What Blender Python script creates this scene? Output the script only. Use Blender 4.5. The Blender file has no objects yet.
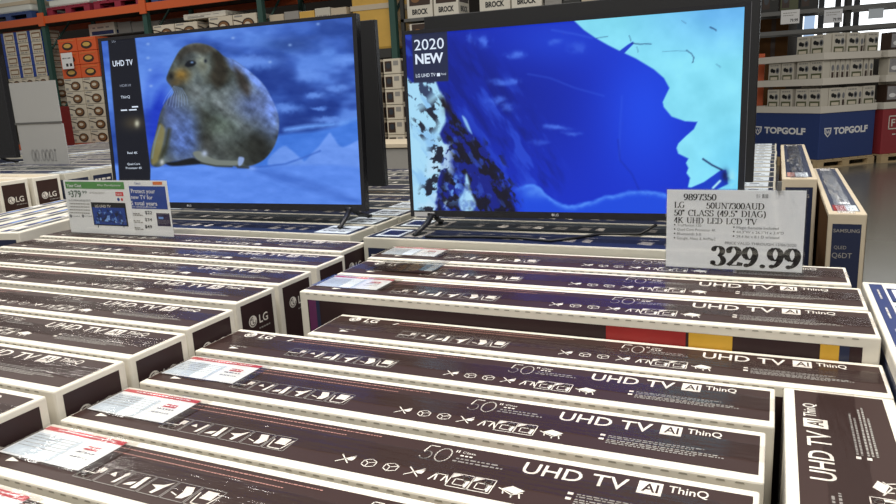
import bpy, bmesh, math, random
import numpy as np
from mathutils import Vector, Matrix
random.seed(7)
SC = bpy.context.scene
COL = SC.collection
PI = math.pi

# ------------------------------------------------------------------ camera
FPX, CX, CY = 718.03, 448.0, 252.0
Z0 = 0.92                                   # height of the low centre stack above the floor
_y, _p, _r = -0.43137424, 0.21925828, -0.05052587
CAM = np.array([0.35790662, -1.16716833, 0.5508961 + Z0])
FW = np.array([math.sin(_y) * math.cos(_p), math.cos(_y) * math.cos(_p), -math.sin(_p)])
_rt = np.array([math.cos(_y), -math.sin(_y), 0.0]); _up = np.cross(_rt, FW)
RT = math.cos(_r) * _rt + math.sin(_r) * _up
UP = -math.sin(_r) * _rt + math.cos(_r) * _up
cd = bpy.data.cameras.new('camera'); cam = bpy.data.objects.new('camera', cd); COL.objects.link(cam)
cd.sensor_width = 36.0; cd.lens = FPX / 896 * 36.0; cd.clip_start = 0.02; cd.clip_end = 200
M = Matrix(((RT[0], UP[0], -FW[0], CAM[0]), (RT[1], UP[1], -FW[1], CAM[1]), (RT[2], UP[2], -FW[2], CAM[2]), (0, 0, 0, 1)))
cam.matrix_world = M
SC.camera = cam

def ray(px): return FW + RT * (px[0] - CX) / FPX - UP * (px[1] - CY) / FPX
def ony(px, y):
    d = ray(px); return CAM + d * ((y - CAM[1]) / d[1])
def onz(px, z):
    d = ray(px); return CAM + d * ((z + Z0 - CAM[2]) / d[2])
def proj(P):
    q = np.asarray(P, float) - CAM; z = q @ FW
    return np.array([CX + FPX * (q @ RT) / z, CY - FPX * (q @ UP) / z])

# ------------------------------------------------------------------ world, lamps, exposure
SC.view_settings.view_transform = 'Standard'; SC.view_settings.look = 'None'
SC.view_settings.gamma = 1.0; SC.view_settings.exposure = 0.0
SC.view_settings.use_curve_mapping = False
W = bpy.data.worlds.new('world'); SC.world = W; W.use_nodes = True
W.node_tree.nodes['Background'].inputs[0].default_value = (1.0, 0.97, 0.92, 1)
W.node_tree.nodes['Background'].inputs[1].default_value = 0.26
def area(name, loc, sx, sy, power, col=(1, .97, .915)):
    l = bpy.data.lights.new(name, 'AREA'); l.shape = 'RECTANGLE'; l.size = sx; l.size_y = sy
    l.energy = power; l.color = col
    o = bpy.data.objects.new(name, l); o.location = loc; COL.objects.link(o); return o
for i, (x, y) in enumerate([(-1.6, -1.4), (1.4, -1.4), (-5.0, 2.0), (.4, 2.0), (-9.5, 5.5), (3.5, 7.0)]):
    area('ceiling_lamp', (x, y, 6.0), 1.2, 2.4, (196, 188, 156, 162, 84, 100)[i])

# ------------------------------------------------------------------ helpers
def lin(c):
    c = c / 255.0
    return c / 12.92 if c <= 0.04045 else ((c + 0.055) / 1.055) ** 2.4
def rgb(r, g, b): return (lin(r), lin(g), lin(b), 1.0)
MATS = {}
def mat(name, col, rough=.55, metal=0.0, spec=.5, emit=0.0, noise=0.0, bump=0.0, nscale=30.0):
    m = bpy.data.materials.new(name); m.use_nodes = True; nt = m.node_tree; b = nt.nodes['Principled BSDF']
    b.inputs['Base Color'].default_value = col; b.inputs['Roughness'].default_value = rough
    b.inputs['Metallic'].default_value = metal; b.inputs['Specular IOR Level'].default_value = spec
    if emit:
        b.inputs['Emission Color'].default_value = col; b.inputs['Emission Strength'].default_value = emit
        b.inputs['Base Color'].default_value = (0.01, 0.01, 0.01, 1)
    if noise or bump:
        tc = nt.nodes.new('ShaderNodeTexCoord'); nz = nt.nodes.new('ShaderNodeTexNoise')
        nz.inputs['Scale'].default_value = nscale; nz.inputs['Detail'].default_value = 4
        nt.links.new(tc.outputs['Object'], nz.inputs['Vector'])
        if noise:
            mx = nt.nodes.new('ShaderNodeMix'); mx.data_type = 'RGBA'
            mx.inputs[6].default_value = tuple(c * (1 - noise) for c in col[:3]) + (1,)
            mx.inputs[7].default_value = tuple(min(1, c * (1 + noise)) for c in col[:3]) + (1,)
            nt.links.new(nz.outputs['Fac'], mx.inputs[0]); nt.links.new(mx.outputs[2], b.inputs['Base Color'])
        if bump:
            bp = nt.nodes.new('ShaderNodeBump'); bp.inputs['Strength'].default_value = bump; bp.inputs['Distance'].default_value = .004
            nt.links.new(nz.outputs['Fac'], bp.inputs['Height']); nt.links.new(bp.outputs[0], b.inputs['Normal'])
    MATS[name] = m; return m
def film(name, tint, clear, rough, stretch=(6, 60, 60), bump=.5, fres=1.6):
    m = bpy.data.materials.new(name); m.use_nodes = True; nt = m.node_tree; nt.nodes.clear()
    out = nt.nodes.new('ShaderNodeOutputMaterial'); mx = nt.nodes.new('ShaderNodeMixShader')
    tr = nt.nodes.new('ShaderNodeBsdfTransparent'); tr.inputs[0].default_value = tint
    gl = nt.nodes.new('ShaderNodeBsdfGlossy'); gl.inputs['Roughness'].default_value = rough
    fr = nt.nodes.new('ShaderNodeFresnel'); fr.inputs[0].default_value = fres
    ad = nt.nodes.new('ShaderNodeMath'); ad.operation = 'ADD'; ad.inputs[1].default_value = 1 - clear; ad.use_clamp = True
    tc = nt.nodes.new('ShaderNodeTexCoord'); mp = nt.nodes.new('ShaderNodeMapping'); mp.inputs['Scale'].default_value = stretch
    nz = nt.nodes.new('ShaderNodeTexNoise'); nz.inputs['Scale'].default_value = 1.0; nz.inputs['Detail'].default_value = 3
    bp = nt.nodes.new('ShaderNodeBump'); bp.inputs['Strength'].default_value = bump; bp.inputs['Distance'].default_value = .003
    L = nt.links
    L.new(tc.outputs['Object'], mp.inputs[0]); L.new(mp.outputs[0], nz.inputs['Vector']); L.new(nz.outputs['Fac'], bp.inputs['Height'])
    L.new(bp.outputs[0], gl.inputs['Normal'])
    if fres: L.new(fr.outputs[0], ad.inputs[0])
    else: ad.inputs[0].default_value = 0.0
    L.new(ad.outputs[0], mx.inputs[0])
    L.new(tr.outputs[0], mx.inputs[1]); L.new(gl.outputs[0], mx.inputs[2]); L.new(mx.outputs[0], out.inputs[0])
    MATS[name] = m; return m

mat('carton_white', rgb(224, 218, 204), .6, noise=.03)
mat('carton_pale', rgb(196, 192, 178), .62, noise=.05)
mat('carton_tan', rgb(198, 184, 160), .65, noise=.06)
mat('carton_grey', rgb(150, 147, 142), .65, noise=.04)
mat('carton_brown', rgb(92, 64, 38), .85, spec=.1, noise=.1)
mat('print_brown', rgb(56, 38, 34), .45, spec=.28, noise=.05)
mat('print_darkbrown', rgb(50, 33, 34), .45, spec=.3)
mat('print_navy', rgb(32, 40, 68), .38)
mat('print_slate', rgb(52, 58, 66), .38)
mat('print_ink', rgb(222, 216, 206), .5)
mat('print_pink', rgb(176, 128, 118), .5)
mat('print_grey', rgb(150, 146, 140), .5)
mat('print_magenta', rgb(96, 40, 84), .45)
mat('print_red', rgb(150, 32, 30), .45, noise=.2, nscale=14)
mat('print_yellow', rgb(206, 160, 48), .45, noise=.1, nscale=14)
mat('print_blue', rgb(28, 46, 102), .45)
mat('print_sky', rgb(90, 130, 200), .45)
mat('slot_dark', rgb(160, 155, 140), .8)
mat('paper_white', rgb(238, 238, 238), .5)
mat('paper_sign', rgb(226, 228, 232), .45)
mat('paper_cool', rgb(205, 214, 222), .5)
mat('paper_red', rgb(196, 62, 72), .5)
mat('ink_black', rgb(22, 22, 24), .5)
mat('ink_grey', rgb(120, 122, 126), .5)
mat('ink_green', rgb(84, 148, 74), .5)
mat('ink_darkgreen', rgb(50, 84, 62), .5)
mat('ink_blue', rgb(32, 66, 150), .5)
mat('ink_lightblue', rgb(120, 160, 225), .5)
mat('ink_purple', rgb(40, 26, 66), .5)
mat('ink_orange', rgb(224, 120, 60), .5)
mat('ink_red', rgb(214, 58, 56), .5)
mat('tv_black', rgb(34, 34, 38), .38, spec=.45)
mat('tv_back', rgb(22, 22, 24), .6)
mat('tv_gloss', rgb(22, 22, 25), .25)
mat('tv_edge', rgb(150, 150, 155), .3, metal=.8)
mat('sticker_silver', rgb(190, 190, 190), .35)
mat('wood', rgb(192, 168, 128), .7, noise=.18, nscale=12)
mat('wood_blue', rgb(52, 74, 124), .6, noise=.15)
mat('wood_red', rgb(140, 36, 58), .6, noise=.15)
mat('rack_orange', rgb(205, 92, 44), .45, noise=.08)
mat('rack_green', rgb(44, 78, 70), .5, noise=.1)
mat('rack_grey', rgb(104, 104, 102), .45, metal=.3)
mat('rack_dark', rgb(50, 50, 48), .6)
mat('orange_carton', rgb(226, 98, 50), .55, noise=.08)
mat('cream_carton', rgb(214, 204, 184), .6, noise=.05)
mat('pan_dark', rgb(62, 44, 34), .5)
mat('pan_brown', rgb(130, 92, 56), .5)
mat('carton_red', rgb(120, 30, 28), .5, noise=.2)
mat('wrap_yellow', rgb(214, 172, 84), .3, noise=.15, nscale=6)
mat('wrap_white', rgb(214, 216, 208), .3, noise=.08, nscale=6)
mat('golf_navy', rgb(40, 62, 120), .45)
mat('golf_red', rgb(150, 52, 58), .45)
mat('tray_white', rgb(222, 216, 204), .5)
mat('pack_white', rgb(206, 200, 186), .5)
mat('pack_green', rgb(88, 92, 62), .5)
mat('shoe_photo', rgb(150, 148, 150), .5, noise=.5, nscale=16)
mat('cable_black', rgb(16, 16, 17), .45)
mat('wall_dark', rgb(52, 47, 42), .8, noise=.1, nscale=1.5)
mat('frame_dark', rgb(52, 56, 62), .5)
mat('floor_concrete', rgb(112, 109, 100), .2, noise=.12, nscale=.9)
mat('daylight', (0.93, 0.97, 1.0, 1), emit=2.2)
mat('daylight_blue', (0.45, 0.62, 0.88, 1), emit=.8)
film('tape', (.93, .92, .93, 1), .98, .12, (9, 110, 60), .6, 1.3)
film('pouch_film', (.9, .9, .9, 1), .9, .12, (30, 60, 60), .6, 1.4)
film('acrylic', (.975, .98, .98, 1), .96, .05, (3, 3, 3), .02, 0)
film('clear_wrap', (.8, .8, .8, 1), .8, .2, (8, 8, 8), .8, 1.4)
mat('sign_back', rgb(168, 168, 166), .4)
mat('sign_ghost', rgb(150, 150, 149), .4)

class MB:
    """collects faces in several materials and links them as one mesh"""
    def __init__(s): s.v = []; s.f = []; s.m = []; s.names = []; s.sm = []
    def mi(s, n):
        if n not in s.names: s.names.append(n)
        return s.names.index(n)
    def face(s, pts, m, smooth=False):
        b = len(s.v); s.v += [tuple(map(float, p)) for p in pts]; s.f.append(tuple(range(b, b + len(pts)))); s.m.append(s.mi(m)); s.sm.append(smooth)
    def raw(s, vs, fs, m, smooth=False):
        b = len(s.v); s.v += [tuple(map(float, p)) for p in vs]; k = s.mi(m)
        for f in fs: s.f.append(tuple(i + b for i in f)); s.m.append(k); s.sm.append(smooth)
    def box(s, x0, x1, y0, y1, z0, z1, m, c=0.0, skip=''):
        if c <= 0:
            v = [(x, y, z) for z in (z0, z1) for y in (y0, y1) for x in (x0, x1)]
            s.raw(v, [(0, 2, 3, 1), (4, 5, 7, 6), (0, 1, 5, 4), (2, 6, 7, 3), (0, 4, 6, 2), (1, 3, 7, 5)], m)
        else:                                  # box with chamfered edges
            bm = bmesh.new(); bmesh.ops.create_cube(bm, size=1.0)
            for q in bm.verts:
                q.co = Vector(((x0 + x1) / 2 + q.co.x * (x1 - x0), (y0 + y1) / 2 + q.co.y * (y1 - y0), (z0 + z1) / 2 + q.co.z * (z1 - z0)))
            bmesh.ops.bevel(bm, geom=bm.edges[:], offset=c, segments=2, affect='EDGES', profile=.5)
            bm.verts.index_update(); s.raw([q.co[:] for q in bm.verts], [[q.index for q in f.verts] for f in bm.faces], m); bm.free()
    def obox(s, o, ax, ay, az, m):
        o, ax, ay, az = map(np.asarray, (o, ax, ay, az))
        v = [o + ax * i + ay * j + az * k for k in (0, 1) for j in (0, 1) for i in (0, 1)]
        s.raw(v, [(0, 2, 3, 1), (4, 5, 7, 6), (0, 1, 5, 4), (2, 6, 7, 3), (0, 4, 6, 2), (1, 3, 7, 5)], m)
    def tube(s, pts, r, m, n=8, closed=False):
        P = [np.asarray(p, float) for p in pts]; N = len(P); R = r if hasattr(r, '__len__') else [r] * N
        v = []; f = []
        for i, p in enumerate(P):
            t = P[min(i + 1, N - 1)] - P[max(i - 1, 0)]; t = t / (np.linalg.norm(t) + 1e-12)
            a = np.cross(t, [0, 0, 1]) if abs(t[2]) < .9 else np.cross(t, [1, 0, 0]); a = a / np.linalg.norm(a); b = np.cross(t, a)
            v += [p + R[i] * (a * math.cos(2 * PI * k / n) + b * math.sin(2 * PI * k / n)) for k in range(n)]
        for i in range(N - 1):
            for k in range(n): f.append((i * n + k, i * n + (k + 1) % n, (i + 1) * n + (k + 1) % n, (i + 1) * n + k))
        f.append(tuple(range(n))[::-1]); f.append(tuple((N - 1) * n + k for k in range(n)))
        s.raw(v, f, m, True)
    def mesh(s, name):
        me = bpy.data.meshes.new(name); me.from_pydata(s.v, [], s.f)
        for n in s.names: me.materials.append(MATS[n])
        me.polygons.foreach_set('material_index', s.m); me.polygons.foreach_set('use_smooth', s.sm); me.update(); return me
    def build(s, name, parent=None, loc=None):
        o = bpy.data.objects.new(name, s.mesh(name)); COL.objects.link(o)
        if parent is not None: o.parent = parent
        if loc is not None: o.location = loc
        return o
class Flat:
    """draws flat print on a plane: origin o, axes a (right) and b (up), lifted along n"""
    def __init__(s, mb, o, a, b, lift=.0004):
        s.mb = mb; s.o = np.asarray(o, float); s.a = np.asarray(a, float); s.b = np.asarray(b, float)
        s.n = np.cross(s.a, s.b); s.n = s.n / np.linalg.norm(s.n); s.l = lift
    def P(s, x, y, k=1.0): return s.o + s.a * x + s.b * y + s.n * s.l * k
    def rect(s, x0, x1, y0, y1, m, k=1.0): s.mb.face([s.P(x0, y0, k), s.P(x1, y0, k), s.P(x1, y1, k), s.P(x0, y1, k)], m)
    def poly(s, pts, m, k=1.0): s.mb.face([s.P(x, y, k) for x, y in pts], m)
    def ell(s, x, y, rx, ry, m, k=1.0, n=18): s.poly([(x + rx * math.cos(2 * PI * i / n), y + ry * math.sin(2 * PI * i / n)) for i in range(n)], m, k)
    def line(s, pts, w, m, k=1.0):
        for (x0, y0), (x1, y1) in zip(pts, pts[1:]):
            d = math.hypot(x1 - x0, y1 - y0)
            if d < 1e-9: continue
            ux, uy = (x1 - x0) / d * w / 2, (y1 - y0) / d * w / 2
            s.poly([(x0 - ux + uy, y0 - uy - ux), (x1 + ux + uy, y1 + uy - ux), (x1 + ux - uy, y1 + uy + ux), (x0 - ux - uy, y0 - uy + ux)], m, k)
    def ring(s, x, y, rx, ry, w, m, k=1.0, a0=0, a1=360, n=20):
        s.line([(x + rx * math.cos(math.radians(a0 + (a1 - a0) * i / n)), y + ry * math.sin(math.radians(a0 + (a1 - a0) * i / n))) for i in range(n + 1)], w, m, k)
    def frame(s, x0, x1, y0, y1, w, m, k=1.0, sk=0.0):
        s.line([(x0, y0), (x1, y0), (x1 + sk, y1), (x0 + sk, y1), (x0, y0)], w, m, k)
    def words(s, x0, x1, y, h, m, k=1.0, rnd=random):
        """a line of print too small to read"""
        x = x0
        while x < x1:
            w = rnd.uniform(.8, 3.2) * h; s.rect(x, min(x + w, x1), y, y + h, m, k); x += w + h * .7
    def text(s, t, x, y, h, m, w=None, bold=0.0, k=1.0, align='L'):
        v, f, tw = glyphs(t, bold)
        sx = h if w is None else w / max(tw, 1e-6)
        x0 = x if align == 'L' else x - tw * sx * (1 if align == 'R' else .5)
        s.mb.raw([s.P(x0 + q[0] * sx, y + q[1] * h, k) for q in v], f, m)
_G = {}
def _outline(t, bold):
    c = bpy.data.curves.new('t', 'FONT'); c.body = t; c.offset = bold; c.resolution_u = 3; c.fill_mode = 'FRONT'
    o = bpy.data.objects.new('t', c); COL.objects.link(o); bpy.context.view_layer.update()
    ev = o.evaluated_get(bpy.context.evaluated_depsgraph_get()); me = ev.to_mesh()
    v = [(p.co.x, p.co.y) for p in me.vertices]; f = [tuple(p.vertices) for p in me.polygons]
    ev.to_mesh_clear(); bpy.data.objects.remove(o); bpy.data.curves.remove(c); return v, f
CAPH = max(p[1] for p in _outline('H', 0)[0])
def glyphs(t, bold=0.0):
    """outline of a word in units of its capital height"""
    if (t, bold) not in _G:
        v, f = _outline(t, bold); x0 = min(p[0] for p in v)
        v = [((p[0] - x0) / CAPH, p[1] / CAPH) for p in v]; _G[t, bold] = (v, f, max(p[0] for p in v))
    return _G[t, bold]

def prop(o, label=None, cat=None, group=None, kind=None):
    if label: o['label'] = label
    if cat: o['category'] = cat
    if group: o['group'] = group
    if kind: o['kind'] = kind
    return o
def thing(name, label, cat, loc=(0, 0, 0), rz=0.0, group=None):
    o = bpy.data.objects.new(name, None); COL.objects.link(o); o.empty_display_size = .05
    o.location = loc; o.rotation_euler = (0, 0, rz); return prop(o, label, cat, group)
def inst(me, name, parent, label=None):
    o = bpy.data.objects.new(name, me); COL.objects.link(o); o.parent = parent
    if label: o['label'] = label
    return o
ORD = ['first', 'second', 'third', 'fourth', 'fifth', 'sixth', 'seventh', 'eighth', 'ninth', 'tenth', 'eleventh', 'twelfth', 'thirteenth',
       'fourteenth', 'fifteenth', 'sixteenth', 'seventeenth', 'eighteenth', 'nineteenth', 'twentieth', 'twenty-first', 'twenty-second', 'twenty-third', 'twenty-fourth']

# ------------------------------------------------------------------ setting
f = MB(); f.box(-32, 12, -6, 18, -.1, 0, 'floor_concrete'); prop(f.build('floor'), kind='structure', label='polished grey concrete floor')
f = MB(); f.box(-32, 12, 18, 18.2, 0, 9, 'wall_dark'); prop(f.build('wall_back'), kind='structure', label='dark far warehouse wall')

# ------------------------------------------------------------------ television cartons
PAL = 0.14                                             # height of the pallets the cartons stand on
def face_emblem(F, x, y, r, m='print_ink', hole='print_brown', k=2):
    """round face emblem: disc with the arc, nose and eye cut into it"""
    F.ell(x, y, r, r, m, k); F.ring(x, y, r * .72, r * .72, r * .14, hole, k + 1, 90, 360, 14)
    F.line([(x, y + r * .42), (x, y - r * .3), (x + r * .3, y - r * .3)], r * .16, hole, k + 1); F.ell(x - r * .36, y + r * .36, r * .13, r * .13, hole, k + 1, 8)

def brown_carton(L, T, H, left=0.0, front_art=True):
    """white carton with a dark brown top: returns the meshes of carton and tape.
    left shifts the print at the left end, the right part of the print keeps its distance from the right end"""
    rnd = random.Random(3); k = (L + left) / 1.215 if L > 1.3 else 1.0; D = 0 if L > 1.3 else L - 1.215
    ul = lambda u: u * k - left; ur = lambda u: u * k + D
    s = T / .16
    c = MB(); c.box(0, L, 0, T, 0, H, 'carton_white', .0035)
    top = Flat(c, (0, 0, H), (1, 0, 0), (0, 1, 0)); front = Flat(c, (0, 0, 0), (1, 0, 0), (0, 0, 1))
    right = Flat(c, (L, 0, 0), (0, 1, 0), (0, 0, 1)); lft = Flat(c, (0, T, 0), (0, -1, 0), (0, 0, 1))
    top.rect(.005, L - .008, .019, T - .017, 'print_brown')
    u = .02
    while u < L - .03:                                  # perforated edge of the lid
        front.poly([(u, H - .0068), (u + .013, H - .0068), (u + .0115, H - .0042), (u + .0015, H - .0042)], 'slot_dark'); u += .0255
    front.rect(.024, L - .03, .05, H - .0215, 'print_darkbrown')
    if front_art:
        for u0, u1, m in ((.025, .046, 'print_magenta'), (.046, .056, 'print_navy'), (.74, .8925, 'print_red'), (.898, .976, 'print_yellow'), (1.122, 1.152, 'print_yellow'), (1.152, 1.168, 'print_navy')):
            front.rect(u0 * L / 1.215, u1 * L / 1.215, .25, H - .0215, m, 2)
    for F in (right, lft): F.rect(.017, T - .017, .05, H - .013, 'print_darkbrown')
    face_emblem(right, T * .36, H - .066, .016, 'print_ink', 'print_darkbrown'); right.text('LG', T * .52, H - .078, .022, 'print_ink', bold=.012, k=2)
    right.words(T * .5, T * .78, H - .094, .004, 'print_grey', 2, rnd)
    t = c; F = Flat(t, (0, 0, H + .0006), (1, 0, 0), (0, s, 0))
    face_emblem(F, ul(.06), .126, .0155); F.text('LG', ul(.09), .1145, .023, 'print_ink', w=.037 * k, bold=.02); F.words(ul(.09), ul(.125), .105, .003, 'print_grey', 1, rnd)
    F.poly([(ul(.172), .115), (ul(.181), .128), (ul(.186), .128), (ul(.178), .115)], 'print_ink')
    F.words(ul(.186), ul(.62), .131, .0024, 'print_pink', 1, rnd); F.words(ul(.186), ul(.56), .1175, .0022, 'print_pink', 1, rnd)
    F.poly([(ul(.07), .034), (ul(.095), .040), (ul(.07), .047)], 'print_ink')
    F.words(ul(.06), ul(.11), .05, .004, 'print_grey', 1, rnd)
    ink = 'print_ink'
    for i, u0 in enumerate((.223, .268, .313, .358, .403, .448)):   # row of six unpacking pictures
        a = ul(u0); w = .042 * k; P = lambda x, y: (a + w * x, .037 + .043 * y)
        F.frame(a, a + w, .037, .080, .0013, 'print_grey')
        if i == 0:
            F.ring(*P(.2, .2), .006, .006, .002, ink); F.ring(*P(.55, .2), .006, .006, .002, ink); F.line([P(.05, .42), P(.7, .42), P(.8, .75)], .002, ink); F.rect(a + w * .62, a + w * .9, .06, .073, ink)
        elif i == 1: F.poly([P(.7, .15), P(.85, .2), P(.95, .85), P(.82, .85)], ink); F.poly([P(.2, .55), P(.55, .5), P(.35, .75)], ink)
        elif i == 2: F.poly([P(.62, .1), P(.85, .15), P(.8, .9), P(.62, .85)], ink); F.poly([P(.15, .2), P(.5, .25), P(.55, .5), P(.3, .4)], ink)
        elif i == 3: F.poly([P(.15, .55), P(.6, .65), P(.9, .9), P(.75, .55), P(.6, .1), P(.45, .12), P(.5, .4)], ink)
        elif i == 4: F.poly([P(.4, .85), P(.75, .9), P(.95, .5), P(.8, .2), P(.55, .15), P(.55, .5)], ink); F.line([P(.15, .4), P(.45, .3)], .002, ink)
        else: F.rect(a + w * .3, a + w * .8, .055, .075, ink); F.line([P(.1, .7), P(.2, .1), P(.8, .1), P(.95, .8)], .0022, ink)
    for i, u0 in enumerate((.612, .652, .69, .732, .772)):          # handling signs
        a = ur(u0); P = lambda x, y: (a + .026 * k * x, .038 + .025 * y)
        if i in (0, 3): F.line([P(0, 0), P(.9, .95)], .002, ink); F.line([P(0, .9), P(.8, .05)], .002, ink); F.poly([P(.5, .5), P(.8, .75), P(1, .8), P(.95, .4), P(.7, .35)], ink)
        elif i in (1, 2): F.line([P(.1, .25), P(.45, .0), P(.95, .2), P(.95, .7), P(.55, .95), P(.1, .75), P(.1, .25)], .0016, ink); F.line([P(.1, .75), P(.45, .5), P(.95, .7)], .0016, ink); F.line([P(.45, .5), P(.45, 0)], .0016, ink)
        else: F.line([P(0, 0), P(.25, .8), P(.35, .1)], .0026, ink); F.line([P(.25, .75), P(.85, .75)], .0016, ink); F.line([P(.75, .1), P(.85, .8), P(1.1, 0)], .0026, ink)
    for u0 in (.802, .836):                                        # framed carrying signs
        a = ur(u0); w = .033 * k; P = lambda x, y: (a + w * x, .03 + .036 * y)
        F.frame(a, a + w, .03, .066, .0016, ink); F.poly([P(0, 1), P(.5, 1), P(0, .6)], ink); F.ring(*P(.7, .75), .005, .005, .0016, ink)
        F.frame(a + w * .25, a + w * .75, .037, .052, .0016, ink); F.poly([P(.7, .55), P(.95, .6), P(.9, .1), P(.8, .1)], ink)
    a = ur(.878); P = lambda x, y: (a + .037 * k * x, .032 + .03 * y)
    F.poly([P(.1, .55), P(.45, .95), P(1, .7), P(.7, .3)], ink); F.line([P(0, .6), P(.6, .2), P(.95, .5)], .002, ink); F.line([P(.2, .45), P(.25, .2)], .002, ink); F.line([P(.85, .4), P(.95, .05)], .002, ink); F.line([P(.6, .25), P(.62, .0)], .002, ink)
    x = ur(.73); F.line([(x + .018 * k, .132), (x + .003, .132), (x, .112)], .002, ink); F.ring(x + .007 * k, .102, .009 * k, .012, .002, ink, 1, 130, -150)
    F.ring(x + .034 * k, .110, .012 * k, .0205, .002, ink); F.line([(x + .05 * k, .13), (x + .05 * k, .125)], .002, ink); F.line([(x + .054 * k, .13), (x + .054 * k, .125)], .002, ink)
    F.text('Class', x + .06 * k, .124, .0055, 'print_ink', w=.022 * k); F.words(x + .06 * k, x + .08 * k, .115, .0035, 'print_ink', 1, rnd)
    F.words(x + .057 * k, x + .125 * k, .105, .0036, 'print_grey', 1, rnd); F.words(x + .054 * k, x + .135 * k, .097, .0036, 'print_grey', 1, rnd)
    F.text('UHD TV', ur(.893), .100, .0305, ink, w=.153 * k, bold=.008)
    F.rect(ur(1.059), ur(1.092), .101, .134, ink); F.text('AI', ur(1.076), .1075, .021, 'print_brown', w=.022 * k, bold=.01, k=2, align='C'); F.text('ThinQ', ur(1.100), .116, .017, ink, w=.052 * k, bold=.008)
    for y in (.066, .053): F.rect(ur(.972), ur(.980), y, y + .006, ink)
    for y, e in ((.068, 1.13), (.0625, 1.115), (.055, 1.15), (.0495, 1.16), (.044, 1.12)): F.words(ur(.985), ur(e), y, .0028, 'print_grey', 1, rnd)
    carton = c.mesh('carton')
    p = MB(); n = 40                                    # clear packing tape along the middle of the lid
    z = H + .0012; y0, y1 = T * .36, T * .70
    for i in range(n):
        xa, xb = L * i / n, L * (i + 1) / n; wa, wb = (.0015 * math.sin(i * 1.7), .0015 * math.sin((i + 1) * 1.7))
        p.face([(xa, y0 + wa, z), (xb, y0 + wb, z), (xb, y1 + wb, z), (xa, y1 + wa, z)], 'tape')
    return carton, p.mesh('packing_tape')

def add_pouch(t, T, H, u0=.018, curl=0.0):
    """clear document pouch stuck on the left end of the lid, invoice inside"""
    s = T / .16; rnd = random.Random(int(u0 * 999) + int(curl * 99))
    p = MB(); n = 8
    zz = lambda i: H + .0034 + .0015 * math.sin(i * 1.3) + curl * (i / n) ** 2
    for i in range(n):
        xa, xb = u0 - .012 + .225 * i / n, u0 - .012 + .225 * (i + 1) / n
        p.face([(xa, .043 * s, zz(i)), (xb, .043 * s, zz(i + 1)), (xb, .154 * s, zz(i + 1)), (xa, .154 * s, zz(i))], 'pouch_film', True)
    po = p.build('document_pouch', t)
    q = MB()
    if curl:
        F = Flat(q, (u0, .05 * s, H + .003), (1, 0, 0), (0, s, 0)); F.rect(.05, .195, .0, .09, 'print_darkbrown'); F.rect(.165, .19, .02, .085, 'print_grey', 2)
    else:
        F = Flat(q, (u0, .05 * s, H + .0016), (1, 0, 0), (0, s, 0))
        F.rect(0, .19, 0, .098, 'paper_white'); F.rect(0, .19, .085, .097, 'paper_red', 2); F.words(.03, .17, .0895, .003, 'paper_white', 3, rnd)
        F.rect(.004, .115, .004, .074, 'paper_cool', 2)
        for y in (.066, .058, .05, .04, .03): F.words(.008, .108, y, .0022, 'print_grey', 3, rnd)
        F.rect(.135, .165, .054, .066, 'paper_red', 2); F.words(.136, .164, .058, .004, 'paper_white', 3, rnd); F.words(.13, .17, .044, .004, 'ink_grey', 2, rnd); F.words(.13, .172, .03, .003, 'ink_grey', 2, rnd)
    q.build('invoice', po, None)
    prop(po, label='clear plastic document pouch')
    return po
_brown = {}
def tv_carton(x, y, topz, label, L=1.215, T=.16, left=0.0, rz=0.0, group=None, pouch=None, front_art=True, tape=True):
    H = topz + Z0 - PAL; key = (L, T, round(H, 4), left, front_art)
    if key not in _brown: _brown[key] = brown_carton(L, T, H, left, front_art)
    t = thing('television_carton', label, 'box', (x, y, PAL), rz, group)
    c, tp = _brown[key]; inst(c, 'carton', t)
    if tape: inst(tp, 'packing_tape', t)
    if pouch: add_pouch(t, T, H, *pouch)
    return t
# low centre stack, rear to front
GA = 'brown topped television cartons of the low centre stack'
tv_carton(-.6497, .1837, 0, 'brown-topped carton directly below the raised carton front with red and yellow print', T=.1614, group=GA)
tv_carton(-.8365, .0085, 0, 'brown-topped carton with bare round logo at one end, just behind the rearmost big pouch', group=GA)
for i, (yy, xr) in enumerate(((-.1751, .366), (-.359, .361), (-.5324, .356), (-.709, .356))):
    lab = ['brown carton with white document pouch, second below the red and yellow carton front',
           'brown carton whose pouch carries a round gleam, third in front of the raised carton front',
           'brown carton with the largest fully visible document pouch, near the bottom left corner',
           'nearest brown carton, only its red striped pouch and far edge in the bottom left corner'][i]
    tv_carton(-.814, yy, 0, lab, L=xr + .814, left=.018, group=GA, pouch=(.012,))
tv_carton(.5645, .179 - 1.215, 0, 'brown-topped carton turned crosswise in the bottom right corner, lettering running away', T=.172, rz=PI / 2)
# raised cartons in front of the right display television
GB = 'raised brown television cartons in front of the right display'
tv_carton(-.784, .350, .051, 'foremost raised brown carton, red and yellow print on its front, pale pouch on top', L=1.345, T=.177, group=GB, pouch=(.015,))
tv_carton(-.787, .537, .051, 'middle raised brown carton with a curled dark pouch at its end', L=1.345, T=.177, group=GB, pouch=(.08, .012))
tv_carton(-.803, .739, .051, 'rearmost raised brown carton, the large white price sign standing on it', L=1.345, T=.177, group=GB, pouch=(.02,))
# left stack of longer cartons
GL = 'long brown television cartons of the left stack'
LY = [(-.53, -.824), (-.351, -.828), (-.176, -.832), (.005, -.850), (.208, -.880), (.39, -.884), (.595, -.897), (.8, -.938)]
for i, (yy, xr) in enumerate(LY):
    lab = '%s long brown carton of the left stack, %s' % (ORD[i] if i else 'nearest', [
        'cut by the picture edge', 'end face beside the gleaming pouch', 'end face touching the smallest clear pouch',
        'end meeting the bare-logo carton', 'clear round logo on its end', 'half hidden logo on its end',
        'just before the card sign', 'card sign standing on it'][i])
    tv_carton(xr - 1.475, yy, .05, lab, L=1.475, T=.162, group=GL, front_art=False)

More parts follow.
